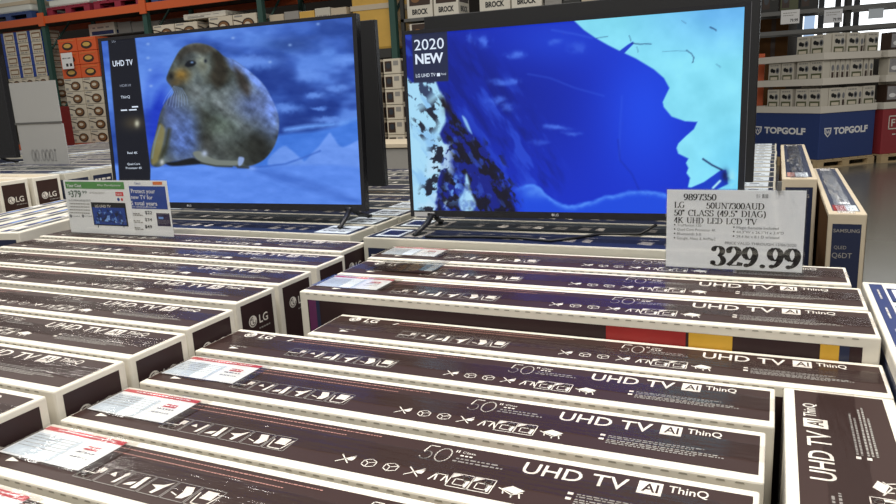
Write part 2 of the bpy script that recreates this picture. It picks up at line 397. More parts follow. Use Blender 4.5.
# ------------------------------------------------------------------ navy cartons under the displays
def navy_carton(L, T, H, seed):
    rnd = random.Random(seed)
    c = MB(); c.box(0, L, 0, T, 0, H, 'carton_pale', .004)
    F = Flat(c, (0, 0, H), (1, 0, 0), (0, 1, 0))
    F.rect(.010, L - .010, .008, T - .007, 'print_navy' if seed % 2 else 'print_slate')
    F.rect(.03, .125, .03, T - .026, 'paper_cool', 2); F.rect(.043, .112, .05, T - .046, 'print_blue', 3)
    F.rect(.14, .21, .03, T - .026, 'print_grey', 2); F.ell(.175, T / 2, .022, .04, 'print_slate', 3)
    F.rect(L - .17, L - .03, .02, T - .016, 'paper_cool', 2); F.words(L - .15, L - .05, .05, .012, 'print_slate', 3, rnd); F.words(L - .15, L - .06, .10, .02, 'print_navy', 3, rnd)
    for u in (.31, .40, .47, .53, .60, .69, .75, .92, 1.0, 1.07):
        w = rnd.uniform(.02, .05); F.poly([(u, .06), (u + w, .05), (u + w * 1.1, .09), (u + .3 * w, .10)], 'print_ink' if rnd.random() < .35 else 'print_grey', 2)
        F.words(u, u + w * 1.3, .12, .005, 'print_grey', 2, rnd)
    for o, a, w in (((0, 0, 0), (1, 0, 0), L), ((L, 0, 0), (0, 1, 0), T), ((0, T, 0), (0, -1, 0), T)):
        G = Flat(c, o, a, (0, 0, 1)); G.rect(.018, w - .018, .05, H - .036, 'print_navy')
        G.words(.03, min(w - .03, .2), H - .07, .012, 'print_ink', 2, rnd)
    return c.mesh('carton')
def tape_mesh(L, T, H):
    p = MB(); z = H + .0012
    for i in range(20):
        xa, xb = L * i / 20, L * (i + 1) / 20; p.face([(xa, T * .34, z), (xb, T * .34, z), (xb, T * .68, z), (xa, T * .68, z)], 'tape')
    return p.mesh('packing_tape')
def navy_row(n, x, y, L, T, pitch, topz, group, fmt, jit=.005):
    H = topz + Z0 - PAL; ms = [navy_carton(L, T, H, k) for k in range(2)]; tp = tape_mesh(L, T, H); rnd = random.Random(n)
    for i in range(n):
        t = thing('television_carton', fmt % ORD[i], 'box', (x + rnd.uniform(-jit, jit), y + pitch * i, PAL), 0, group)
        inst(ms[(i + 1) % 2], 'carton', t)
        if i < 6: inst(tp, 'packing_tape', t)
navy_row(19, -.931, .93, 1.304, .174, .19, .074, 'navy television cartons under the right display', '%s navy carton from the front under the snowy mountain television')
navy_row(11, -2.35, .985, 1.335, .174, .19, .067, 'navy television cartons under the left display', '%s navy carton from the front under the seal television')

# upright cartons at the right end of the navy row, end face towards the viewer
def qled_carton(L, T, H, words, sticker):
    rnd = random.Random(L); c = MB(); c.box(0, L, 0, T, 0, H, 'carton_tan', .004)
    F = Flat(c, (0, 0, H), (1, 0, 0), (0, 1, 0)); F.rect(.05, L - .03, .016, T - .016, 'print_navy')
    F.rect(L - .10, L - .05, .04, T - .03, 'paper_white', 2); F.rect(L - .095, L - .06, .05, T - .06, 'print_navy', 3)
    for u in (.26, .34, .44, .55, .62, .70, .78): F.words(u, u + rnd.uniform(.05, .12), T * rnd.uniform(.4, .7), .014, 'print_grey', 2, rnd); F.words(u, u + .06, T * .35, .008, 'print_grey', 2, rnd)
    F.text('QLED', .9, T * .45, .03, 'print_grey', k=2)
    if sticker: F.rect(.055, .17, .02, T - .06, 'paper_cool', 2); F.rect(.055, .17, T - .058, T - .02, 'print_red', 2); F.rect(.2, .24, T * .3, T * .6, 'paper_white', 2)
    else: F.rect(.06, .2, .03, T - .05, 'paper_cool', 2); F.rect(.06, .2, T - .048, T - .02, 'print_pink', 2)
    G = Flat(c, (0, T, 0), (0, -1, 0), (0, 0, 1)); G.rect(.014, T - .014, .05, H - .034, 'print_navy')
    for t, z, h, w in words: G.text(t, T * .16 if w > T * .5 else T * .2, H - z, h, 'print_grey', w=w, k=2, bold=.01 if t == 'SAMSUNG' else 0)
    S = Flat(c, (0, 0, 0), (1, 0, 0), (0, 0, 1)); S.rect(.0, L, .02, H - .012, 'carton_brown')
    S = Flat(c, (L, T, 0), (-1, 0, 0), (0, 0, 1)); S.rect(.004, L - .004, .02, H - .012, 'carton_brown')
    return c.mesh('carton')
for nm, x, y, L, T, tz, words, st, lab in (
    ('a', .5165, 1.96, 1.56, .126, .15, (('SAMSUNG', .075, .013, .08),), False, 'tall pale-edged navy carton standing end-on just behind the right side of the price sign'),
    ('b', .641, 1.46, 1.29, .112, .10, (('SAMSUNG', .062, .011, .076), ('QLED', .118, .011, .036), ('Q6DT', .148, .017, .058)), True, 'navy end-on carton lettered QLED Q6DT beside the open floor')):
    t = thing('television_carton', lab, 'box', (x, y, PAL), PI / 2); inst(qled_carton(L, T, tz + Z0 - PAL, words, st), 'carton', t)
    p = MB(); H = tz + Z0 - PAL
    p.face([(0, T * .3, H + .002), (L, T * .3, H + .002), (L, T * .75, H + .002), (0, T * .75, H + .002)], 'tape'); p.build('packing_tape', t)
# blue and white carton at the right edge
t = thing('television_carton', 'blue and white carton with square pictures on its lid, cut by the right picture edge', 'box', (.571 + .20, .82 - 1.0, PAL), PI / 2)
c = MB(); H = .04 + Z0 - PAL; c.box(0, 1.0, 0, .2, 0, H, 'carton_white', .004); F = Flat(c, (0, 0, H), (1, 0, 0), (0, 1, 0))
F.rect(0, .98, .160, .188, 'print_blue'); F.rect(0, .95, .02, .158, 'paper_white')
for i in range(6):
    u = .95 - .15 * i; F.frame(u - .12, u - .01, .085, .15, .010, 'print_blue', 2); F.rect(u - .10, u - .03, .10, .135, 'print_slate', 2); F.rect(u - .11, u - .05, .03, .07, 'print_sky', 2); F.ell(u - .02, .05, .01, .012, 'print_blue', 2)
    F.words(u - .1, u - .02, .172, .004, 'print_ink', 3)
S = Flat(c, (0, .2, 0), (1, 0, 0), (0, 0, 1)); S.mb.box(.03, .97, .2, .2006, .05, H - .03, 'print_navy'); c.build('carton', t)

# ------------------------------------------------------------------ far left stacks
def plain_logo(L, T, H):
    c = MB(); c.box(0, L, 0, T, 0, H, 'carton_white', .004); F = Flat(c, (0, 0, H), (1, 0, 0), (0, 1, 0)); rnd = random.Random(5)
    F.rect(.02, L - .02, .018, T - .018, 'carton_tan')
    for q in range(5): F.words(.1 + .25 * q, .25 + .25 * q, .06, .012, 'print_grey', 2, rnd)
    G = Flat(c, (L, 0, 0), (0, 1, 0), (0, 0, 1)); G.rect(.018, T - .02, .05, H - .02, 'print_brown')
    face_emblem(G, T * .35, H - .105, .02, 'print_ink', 'print_brown'); G.text('LG', T * .5, H - .118, .028, 'print_ink', bold=.015, k=2); G.words(T * .5, T * .85, H - .135, .005, 'print_grey', 2, rnd)
    return c.mesh('carton')
H2 = .2 + Z0 - PAL
me = plain_logo(1.46, .172, H2); nv = navy_carton(1.46, .172, H2, 1); nv2 = navy_carton(1.46, .172, H2, 0)
for i in range(18):
    lab = ['brown end face with round logo, at the left picture edge', 'brown end face with round logo, partly behind the card sign'][i] if i < 2 else '%s carton from the front in the far left stack behind the round-logo end faces' % ORD[i]
    t = thing('television_carton', lab, 'box', (-3.37 - 1.46 + random.uniform(-.02, .02), 1.31 + .191 * i, PAL), 0, 'cartons of the far left stack'); inst(me if i < 2 else (nv, nv2)[i % 2], 'carton', t)
for i in range(11):
    t = thing('television_carton', '%s carton from the front in the farthest left stack' % ORD[i], 'box', (-6.36 + random.uniform(-.02, .02), 3.03 + .191 * i, PAL), 0, 'cartons of the farthest left stack'); inst((nv, nv2)[i % 2], 'carton', t)
def striped(L, T, H):
    c = MB(); c.box(0, L, 0, T, 0, H, 'carton_white', .004); F = Flat(c, (0, 0, H), (1, 0, 0), (0, 1, 0)); rnd = random.Random(8)
    F.rect(.03, L - .02, .03, T * .5, 'print_slate'); F.rect(.03, L - .02, T * .62, T - .015, 'print_blue')
    for q in range(7): F.rect(.08 + .16 * q, .16 + .16 * q, T * .62, T * .85, 'print_sky' if q % 2 else 'paper_white', 2)
    for q in range(5): F.rect(.1 + .22 * q, .2 + .22 * q, .035, T * .42, 'print_grey', 2)
    S = Flat(c, (0, 0, 0), (1, 0, 0), (0, 0, 1)); S.rect(.03, L - .03, .05, H - .05, 'carton_brown')
    G = Flat(c, (0, T, 0), (0, -1, 0), (0, 0, 1)); G.rect(.02, T - .02, .05, H - .03, 'print_navy')
    return c.mesh('carton')
H3 = .06 + Z0 - PAL; ang = PI / 2 + .25
for i, LL in enumerate((1.2, 1.2, 1.12, 1.02)):
    d = np.array([-math.sin(ang), math.cos(ang)]) * .145 * i
    t = thing('television_carton', '%s slanting carton with blue striped lid, counted leftwards from beside the card sign' % ORD[i], 'box', (-2.535 + d[0], .80 + d[1] * 1.0, PAL), ang, 'slanting cartons with blue striped lids')
    inst(striped(LL, .135, H3), 'carton', t)
t = thing('display_carton', 'plain grey cardboard panel seen in the gap between the two display televisions', 'box', (-2.62, 3.5, 0), 0)
c = MB(); c.box(0, .95, 0, .5, 0, Z0 + .17, 'carton_grey', .004); c.build('carton', t); c = MB(); c.box(-.01, .96, -.012, .51, Z0 + .17, Z0 + .2, 'carton_tan', .003); c.build('lid', t)

# pallets below the stacks
def pallet(x0, x1, y0, y1, label, z=0.0, m='wood', group=None, rz=0.0, org=None, h=PAL):
    t = thing('pallet', label, 'pallet', org if org else ((x0 + x1) / 2, (y0 + y1) / 2, z), rz, group); w, d = (x1 - x0), (y1 - y0)
    h -= .0015; n = max(3, int(w / .16))
    for i in range(n):
        b = MB(); a = -w / 2 + w * i / n; b.box(a, a + w / n * .8, -d / 2, d / 2, h - .022, h, m); b.build('deck_board', t)
    for k in (-1, 0, 1):
        b = MB(); yy = k * (d / 2 - .05); b.box(-w / 2, w / 2, yy - .045, yy + .045, h - .044, h - .022, m); b.box(-w / 2, w / 2, yy - .045, yy + .045, 0, .02, m)
        for q in (-1, 0, 1): xx = q * (w / 2 - .07); b.box(xx - .07, xx + .07, yy - .045, yy + .045, .02, h - .044, m)
        b.build('runner', t)
    return t

# ------------------------------------------------------------------ display televisions
def frame_mat(yaw, tilt, loc):
    return Matrix.Translation(Vector(loc)) @ Matrix.Rotation(yaw, 4, 'Z') @ Matrix.Rotation(-tilt, 4, 'X')
def hashgrid(n, seed): return np.random.RandomState(seed).rand(n, n)
def noise(x, y, s, seed=0, octv=4):
    out = np.zeros_like(x); amp = 1; tot = 0; g = hashgrid(64, seed)
    for o in range(octv):
        u = x / s * 2 ** o + 17.3 * o; v = y / s * 2 ** o + 5.1 * o; i = np.floor(u).astype(int); j = np.floor(v).astype(int); fu = u - i; fv = v - j
        fu = fu * fu * (3 - 2 * fu); fv = fv * fv * (3 - 2 * fv); i %= 64; j %= 64; i2 = (i + 1) % 64; j2 = (j + 1) % 64
        out += amp * ((g[i, j] * (1 - fu) + g[i2, j] * fu) * (1 - fv) + (g[i, j2] * (1 - fu) + g[i2, j2] * fu) * fv); tot += amp; amp *= .5
    return out / tot
def smooth_loop(p, n=6):
    p = np.array(p, float); N = len(p); out = []
    for i in range(N):
        a, b, c, d = p[i - 1], p[i], p[(i + 1) % N], p[(i + 2) % N]
        for k in range(n):
            t = k / n; out.append(.5 * (2 * b + (c - a) * t + (2 * a - 5 * b + 4 * c - d) * t * t + (3 * b - a - 3 * c + d) * t ** 3))
    return np.array(out)
def pmask(X, Y, pts, soft=1.0, curve=True):
    """soft inside mask of a closed outline"""
    P = smooth_loop(pts) if curve else np.array(pts, float); inside = np.zeros(X.shape, bool); D = np.full(X.shape, 1e9)
    for (x0, y0), (x1, y1) in zip(P, np.roll(P, -1, 0)):
        dx, dy = x1 - x0, y1 - y0; t = np.clip(((X - x0) * dx + (Y - y0) * dy) / (dx * dx + dy * dy + 1e-9), 0, 1)
        D = np.minimum(D, np.hypot(X - x0 - t * dx, Y - y0 - t * dy))
        c = ((y0 > Y) != (y1 > Y)) & (X < (x1 - x0) * (Y - y0) / ((y1 - y0) + 1e-12) + x0); inside ^= c
    return np.clip(.5 + np.where(inside, D, -D) / (2 * soft), 0, 1)
def lmask(X, Y, pts, w, soft=.6):
    D = np.full(X.shape, 1e9)
    for (x0, y0), (x1, y1) in zip(pts, pts[1:]):
        dx, dy = x1 - x0, y1 - y0; t = np.clip(((X - x0) * dx + (Y - y0) * dy) / (dx * dx + dy * dy + 1e-9), 0, 1)
        D = np.minimum(D, np.hypot(X - x0 - t * dx, Y - y0 - t * dy))
    return np.clip(.5 + (w / 2 - D) / (2 * soft), 0, 1)
def blob(X, Y, x, y, rx, ry, p=2): return np.exp(-(((X - x) / rx) ** 2 + ((Y - y) / ry) ** 2) ** (p / 2))
def mixc(img, col, m): return img * (1 - m[..., None]) + np.array(col, float) * m[..., None]

def seal_picture(X, Y):
    n1 = noise(X, Y * 1.7, 52, 1); n2 = noise(X, Y, 20, 2); n3 = noise(X, Y, 5.5, 3); n5 = noise(X * .8 + Y * .6, (Y * .8 - X * .6) * 3, 14, 6)
    img = np.zeros(X.shape + (3,)); img[:] = (62, 102, 196)
    img = mixc(img, (88, 134, 226), np.clip((n1 - .47) * 6, 0, 1)); img = mixc(img, (42, 76, 160), np.clip((.47 - n1) * 7, 0, 1))
    dk = pmask(X, Y, [(250, 60), (300, 66), (366, 76), (366, 116), (335, 122), (300, 128), (276, 130), (262, 100)], 14) * np.clip((.60 - n1) * 5, 0, 1)
    img = mixc(img, (26, 56, 142), dk * .85); img = mixc(img, (22, 50, 132), blob(X, Y, 292, 123, 30, 9) * .85); img = mixc(img, (36, 64, 130), blob(X, Y, 290, 45, 26, 8) * .6)
    hi = lambda x, y, rx, ry, k=1.0: blob(X, Y, x + (n2 - .5) * 14, y + (n3 - .5) * 5, rx, ry, 3) * k
    for x, y, rx, ry in ((308, 75, 12, 7), (285, 108, 17, 5), (330, 120, 20, 3), (252, 62, 26, 7), (316, 95, 10, 3), (336, 88, 12, 4), (140, 86, 14, 16), (345, 60, 14, 5), (320, 108, 8, 2)): img = mixc(img, (104, 150, 240), hi(x, y, rx, ry, .85))
    img = mixc(img, (28, 58, 196), blob(X, Y, 157, 122, 13, 44, 3)); img = mixc(img, (88, 136, 232), pmask(X, Y, [(166, 80), (158, 92), (150, 108), (147, 90), (158, 80)], 4) * .7)
    img = mixc(img, (66, 122, 224), pmask(X, Y, [(262, 142), (285, 134), (310, 132), (335, 127), (366, 118), (366, 160), (262, 172)], 2)); img = mixc(img, (100, 152, 240), lmask(X, Y, [(285, 130), (305, 127), (340, 124), (364, 116)], 4, 2) * np.clip((n2 - .3) * 3, 0, 1))
    for pts, c in (([(268, 160), (276, 151), (284, 146), (290, 149), (298, 156), (304, 162), (300, 168), (272, 168)], (106, 150, 238)), ([(308, 158), (319, 146), (326, 137), (330, 133), (334, 138), (343, 147), (366, 140), (366, 178), (300, 172)], (108, 152, 242))): img = mixc(img, c, pmask(X, Y, pts, 1.2))
    img = mixc(img, (92, 140, 238), pmask(X, Y, [(96, 168), (150, 167), (200, 164), (240, 168), (300, 165), (366, 171), (372, 214), (96, 214)], 2))
    img = mixc(img, (60, 104, 200), lmask(X, Y, [(250, 168), (285, 164), (305, 157), (320, 151)], 1.6, 1.0) * .9); img = mixc(img, (66, 110, 206), pmask(X, Y, [(255, 170), (280, 172), (310, 180), (345, 194), (364, 204), (340, 200), (300, 188), (270, 178)], 3) * .7)
    img += ((noise(X, Y * 2.4, 13, 8) - .5) * 26)[..., None]
    body = pmask(X, Y, [(166.5, 80), (168, 73), (171, 66), (175, 58), (180, 50), (187, 45), (197, 43), (208, 45), (217, 50), (224, 56), (234, 60), (244, 67), (254, 75), (264, 85), (272, 99), (278, 114), (279, 128), (276, 142), (270, 153), (262, 161), (250, 166), (238, 167), (226, 164), (212, 165), (196, 163), (180, 161), (168, 163), (158, 167), (151, 164), (151, 152), (156, 132), (160, 114), (166, 101), (173, 94), (172, 88)], .8)
    fur = np.zeros_like(img); fur[:] = (80, 90, 90)
    fur = mixc(fur, (116, 126, 128), np.clip((n2 - .52) * 6, 0, 1) * .6); fur = mixc(fur, (58, 62, 56), np.clip((.48 - n2) * 7, 0, 1) * .75)
    fur = mixc(fur, (56, 66, 116), blob(X, Y, 170, 106, 7, 22) * .7); fur = mixc(fur, (84, 112, 184), blob(X, Y, 184, 138, 17, 27, 3) * .95); fur = mixc(fur, (90, 112, 170), blob(X, Y, 176, 118, 12, 18) * .7)
    fur = mixc(fur, (110, 142, 226), blob(X, Y, 272, 104, 13, 34) * .95); fur = mixc(fur, (108, 140, 218), pmask(X, Y, [(224, 52), (240, 62), (258, 76), (272, 95), (262, 92), (246, 78), (230, 66)], 3) * .9); fur = mixc(fur, (92, 112, 172), blob(X, Y, 252, 106, 18, 18) * .75)
    fur = mixc(fur, (150, 160, 168), lmask(X, Y, [(218, 104), (234, 118), (248, 130)], 5, 4) * .5); fur = mixc(fur, (140, 150, 158), blob(X, Y, 196, 92, 11, 12) * .5)
    fur = mixc(fur, (54, 48, 44), pmask(X, Y, [(234, 66), (244, 74), (250, 88), (248, 96), (240, 88), (236, 76)], 3) * .85); fur = mixc(fur, (48, 44, 36), pmask(X, Y, [(210, 48), (220, 54), (227, 66), (226, 80), (218, 88), (210, 78), (214, 64)], 3) * .9)
    fur = mixc(fur, (30, 32, 30), blob(X, Y, 258, 148, 17, 18, 3) * .97); fur = mixc(fur, (50, 54, 50), blob(X, Y, 232, 152, 22, 12) * .7); fur = mixc(fur, (44, 42, 38), blob(X, Y, 206, 138, 8, 18) * .7); fur = mixc(fur, (84, 100, 84), blob(X, Y, 222, 126, 20, 12) * .55)
    fur = mixc(fur, (58, 54, 46), pmask(X, Y, [(176, 58), (184, 47), (198, 43), (212, 47), (206, 54), (192, 53), (182, 60)], 2.5) * .9); fur = mixc(fur, (64, 70, 74), blob(X, Y, 188, 60, 8, 8) * .8); fur = mixc(fur, (116, 118, 100), blob(X, Y, 202, 66, 7, 11) * .75); fur = mixc(fur, (98, 112, 116), blob(X, Y, 196, 78, 9, 9) * .6)
    fur = mixc(fur, (128, 100, 46), blob(X, Y, 181, 75, 8, 6.5) * .95); fur = mixc(fur, (84, 70, 44), blob(X, Y, 176, 83, 6, 4) * .8); fur = mixc(fur, (52, 60, 62), blob(X, Y, 178, 88, 8, 3) * .8); fur = mixc(fur, (30, 30, 30), blob(X, Y, 171, 76, 2.6, 3.2)); fur = mixc(fur, (18, 22, 30), pmask(X, Y, [(185, 65), (188, 61), (193, 60.5), (196, 63), (193, 66), (188, 67)], .8)); fur = mixc(fur, (130, 165, 215), blob(X, Y, 192, 62.4, 1.6, 1)); fur = mixc(fur, (24, 30, 40), blob(X, Y, 205.5, 61, 1.6, 2))
    fur = fur * (1 + ((n3 - .5) * .55 + (n5 - .5) * .55)[..., None])
    fur = mixc(fur, (138, 128, 76), pmask(X, Y, [(160, 124), (165, 130), (163, 144), (159, 160), (152, 164), (152, 150), (156, 134)], 1.5) * .8); fur = mixc(fur, (52, 54, 38), lmask(X, Y, [(169, 130), (166, 146), (161, 158)], 4, 2) * .85); fur = mixc(fur, (120, 140, 150), lmask(X, Y, [(160, 126), (155, 142), (152, 158)], 1.5, .8) * .7)
    img = img * (1 - body[..., None]) + fur * body[..., None]
    img = mixc(img, (22, 24, 28), pmask(X, Y, [(166, 163), (178, 161), (192, 158), (198, 160), (206, 163), (190, 165), (172, 166)], 1)); img = mixc(img, (118, 126, 120), pmask(X, Y, [(193, 153), (199, 151), (206, 155), (216, 159.5), (230, 160.5), (238, 161), (237, 165), (222, 166), (206, 164), (197, 159)], .9)); img = mixc(img, (170, 184, 210), blob(X, Y, 204.5, 153.5, 3, 3)); img = mixc(img, (58, 62, 54), lmask(X, Y, [(201, 163), (216, 166), (232, 166.5)], 1.5, .8))
    img = mixc(img, (150, 176, 230), pmask(X, Y, [(239, 157), (244, 158), (243, 163), (239, 167), (238, 162)], .8) * .9); img = mixc(img, (190, 196, 196), blob(X, Y, 162, 162, 2.2, 3)); img = mixc(img, (120, 160, 245), blob(X, Y, 252, 168.5, 4.5, 2)); img = mixc(img, (52, 54, 50), lmask(X, Y, [(238, 167), (248, 167.5)], 2, 1))
    for q in range(9):
        a = 168 + q * 2.6; img = mixc(img, (150, 180, 236), lmask(X, Y, [(174 + q, 86 + q * .3), (a - 2, 97), (a - 5 + q * .5, 108 - abs(q - 4))], .5, .4) * .55)
    for x, y in ((148, 44), (148, 58), (150, 70), (151, 86), (290, 45), (270, 62), (318, 24), (233, 38)): img = mixc(img, (150, 185, 245), blob(X, Y, x, y, 1.8, 1.3) * .7)
    panel = pmask(X, Y, [(107.5, 37), (134.5, 34.5), (150.5, 170), (149.5, 206), (121, 206), (118, 160)], .5, False)
    img = mixc(img, (24, 26, 36), panel); img = mixc(img, (66, 60, 50), blob(X, Y, 134, 123, 11, 7) * panel); img = mixc(img, (190, 190, 170), blob(X, Y, 137, 123.5, 2.4, 3.5))
    return img
def snow_picture(X, Y):
    n2 = noise(X, Y, 14, 12); n3 = noise(X, Y, 5.5, 13); n4 = noise(X, Y, 30, 14)
    U = X * .55 + Y * .83; V = X * .83 - Y * .55                                      # along and across the mountain's flank
    st = noise(U * .28, V, 9, 15); st2 = noise(U * .45, V, 5, 16); r3 = noise(U * .6, V, 5.2, 17, 5)
    img = np.zeros(X.shape + (3,)); img[:] = (22, 50, 204)
    img = mixc(img, (18, 34, 146), blob(X, Y, 500, 100, 100, 80) * .75); img = mixc(img, (30, 76, 238), blob(X, Y, 645, 110, 45, 70) * .85); img = mixc(img, (32, 72, 222), blob(X, Y, 560, 40, 55, 24) * .6); img = mixc(img, (18, 32, 136), blob(X, Y, 450, 55, 30, 30) * .55)
    flank = pmask(X, Y, [(448, 40), (490, 60), (520, 95), (545, 130), (560, 180), (520, 200), (480, 140), (440, 90)], 12)
    img = mixc(img, (52, 92, 230), np.clip((st - .54) * 6, 0, 1) * flank * .55); img = mixc(img, (14, 26, 120), np.clip((.46 - st) * 6, 0, 1) * flank * .5)
    for x, y, rx, ry, k in ((483, 42, 6, 6, .8), (515, 55, 7, 4, .8), (500, 81, 10, 3.5, .75), (513, 81, 5, 3, .7), (497, 101, 8, 4, .7), (510, 108, 6, 4, .6), (556, 128, 12, 2.4, .8), (572, 133, 7, 2, .6), (556, 43, 8, 3, .5), (578, 48, 8, 5, .4), (470, 38, 4, 5, .5), (540, 141, 8, 3, .4)): img = mixc(img, (82, 126, 244), blob(X + (n3 - .5) * 12, Y + (n2 - .5) * 8, x, y, rx, ry, 2.5) * k)
    for p, w, k in (([(528, 74), (550, 78), (575, 88), (604, 96)], 1.2, .35), ([(552, 30), (575, 34), (592, 38)], 1.6, .4), ([(622, 96), (620, 130), (619, 160)], 1.2, .3)): img = mixc(img, (70, 112, 240), lmask(X, Y, p, w, 1.2) * k)
    img = mixc(img, (16, 36, 160), lmask(X, Y, [(618, 140), (620, 160), (632, 174), (640, 192)], 1.4, 1) * .45)
    yb = 196 + 7 * np.sin(X * .047) - 13 * np.exp(-((X - 534) / 17.0) ** 2) - 6 * np.clip((X - 640) / 60, 0, 1) + (n2 - .5) * 6
    low = np.clip((Y - yb) / 3.0, 0, 1) * np.clip((X - 512) / 14, 0, 1)
    img = mixc(img, (30, 78, 226), low * .9); img = mixc(img, (74, 132, 248), np.exp(-((Y - yb - 2.5) / 3.2) ** 2) * low * (.4 + 1.1 * np.clip(n3, 0, 1))); img = mixc(img, (88, 146, 250), blob(X, Y, 536, 191, 13, 7) * low * np.clip(n2 * 1.5, 0, 1))
    rg = np.interp(Y, [70, 82, 95, 112, 125, 140, 160, 185, 215], [436, 438, 448, 458, 468, 480, 494, 508, 522])      # outline of the rocky ridge
    ls = np.interp(Y, [70, 82, 92, 105, 118, 134, 146, 160, 186, 216], [436, 437, 442, 447, 448, 441, 447, 443, 439, 434])   # edge of the sunlit side
    wob = (n2 - .5) * 12
    shade = np.clip((rg + wob - X) / 4, 0, 1); img = mixc(img, (24, 34, 128), shade * .9)
    rock = np.clip((r3 - .45) * 12, 0, 1) * shade; img = mixc(img, (24, 22, 34), rock * np.clip((X - ls) / 5, 0, 1) * .92); img = mixc(img, (52, 84, 200), np.clip((st2 - .58) * 9, 0, 1) * shade * .6)
    img = mixc(img, (24, 24, 40), np.clip((noise(U * .5, V, 6, 18) - .5) * 12, 0, 1) * pmask(X, Y, [(486, 138), (498, 150), (512, 180), (520, 205), (500, 200), (490, 170)], 4) * .85)
    sun = np.clip((ls + wob * .5 - X) / 2.5, 0, 1) * np.clip((Y - np.interp(X, [400, 412, 438], [70, 82, 80])) / 1.5, 0, 1)
    img = mixc(img, (170, 222, 250), sun); img = mixc(img, (120, 176, 236), sun * np.clip((st - .5) * 6, 0, 1) * .5)
    k1 = pmask(X, Y, [(402, 72), (438, 76), (434, 92), (420, 104), (406, 96)], 4); k2 = pmask(X, Y, [(414, 118), (430, 104), (446, 96), (452, 112), (440, 118), (434, 130), (420, 138)], 4); k3 = pmask(X, Y, [(432, 142), (450, 144), (452, 170), (446, 214), (424, 214), (420, 196), (428, 170)], 4)
    sp = np.clip((r3 - .48) * 16, 0, 1); sp3 = np.clip((n3 - .46) * 16, 0, 1)
    img = mixc(img, (40, 50, 84), sun * sp * k1 * .9); img = mixc(img, (30, 32, 48), sun * sp * k2 * .95); img = mixc(img, (26, 28, 44), np.clip(sun + .3, 0, 1) * sp3 * k3 * .95); img = mixc(img, (190, 226, 250), (1 - sp3) * k3 * np.clip((n2 - .4) * 6, 0, 1) * .85)
    img = mixc(img, (30, 24, 32), blob(X + wob, Y, 446, 107, 4, 7) * .9)
    img = mixc(img, (174, 224, 252), pmask(X, Y, [(466, 173), (469, 182), (472, 194), (476, 204), (472, 211), (462, 211), (459, 200), (464, 190)], 1.2) * np.clip(.35 + 1.6 * (n3 - .3), 0, 1)); img = mixc(img, (150, 205, 250), pmask(X, Y, [(462, 116), (466, 119), (470, 128), (472, 134), (467, 128)], .9) * .9); img = mixc(img, (110, 165, 245), np.clip((n3 - .52) * 12, 0, 1) * blob(X, Y, 454, 188, 9, 14))
    light = pmask(X, Y, [(573.4, 20), (584, 30), (595.7, 38), (608, 45), (620, 51), (636, 58.5), (653.8, 69.2), (664, 78), (669.4, 88), (666, 95), (662.7, 102), (663.8, 107), (671.6, 116.5), (685, 121.2), (697.3, 121.9), (694, 129), (686, 136), (678.3, 143.5), (676.5, 148), (678.3, 153.6), (688.4, 158.5), (686, 163), (688.4, 168), (686.5, 173), (690, 178), (688, 187), (700, 190), (745, 190), (748, 0), (574, 0)], .7, False)
    lc = np.zeros_like(img); lc[:] = (136, 226, 250); lc = mixc(lc, (104, 180, 246), np.clip((62 - Y) / 46, 0, 1) * np.clip((X - 620) / 90, 0, 1) * .8); lc = mixc(lc, (104, 206, 250), np.clip((Y - 110) / 70, 0, 1) * np.clip((X - 690) / 40, 0, 1) * .6); lc += ((noise(X, Y, 22, 21) - .5) * 30)[..., None]
    img = img * (1 - light[..., None]) + lc * light[..., None]
    img = mixc(img, (30, 66, 208), pmask(X, Y, [(618, 52), (628, 44.5), (633, 41.5), (634, 43.5), (624, 53.5)], .5, False))
    for p, w, k in (([(597, 38), (608, 37)], .7, .6), ([(632, 43), (640, 44.5), (651, 44)], .9, .8), ([(629, 36), (631, 41)], .7, .6), ([(637, 47), (638, 52)], .7, .5), ([(662, 51), (687, 51)], .5, .35), ([(687, 50.5), (692, 53.5), (694, 57), (693, 62)], 1, .8), ([(711, 28), (716, 31)], 1.3, .85), ([(681, 20), (686, 23)], .7, .5), ([(716, 64), (720, 67)], .8, .4)): img = mixc(img, (30, 56, 104), lmask(X + (n3 - .5) * 3, Y + (n2 - .5) * 3, p, w, .5) * k)
    img = mixc(img, (24, 62, 200), pmask(X, Y, [(690, 188), (704, 182), (721, 170), (726, 170), (728, 184), (716, 190), (700, 192)], .7, False)); img = mixc(img, (20, 30, 90), lmask(X, Y, [(703, 159), (712, 165), (722, 170)], 1.6, .6)); img = mixc(img, (20, 30, 90), blob(X + wob * .5, Y, 725, 176, 4, 6)); img = mixc(img, (176, 236, 252), lmask(X, Y, [(713, 188), (720, 181)], 2.2, .8)); img = mixc(img, (150, 226, 246), np.clip((n3 - .45) * 10, 0, 1) * blob(X, Y, 732, 178, 3.5, 8))
    img = mixc(img, (40, 46, 74), pmask(X, Y, [(411.5, 31.5), (447, 29), (448.5, 81), (414, 83)], .5, False))
    return img
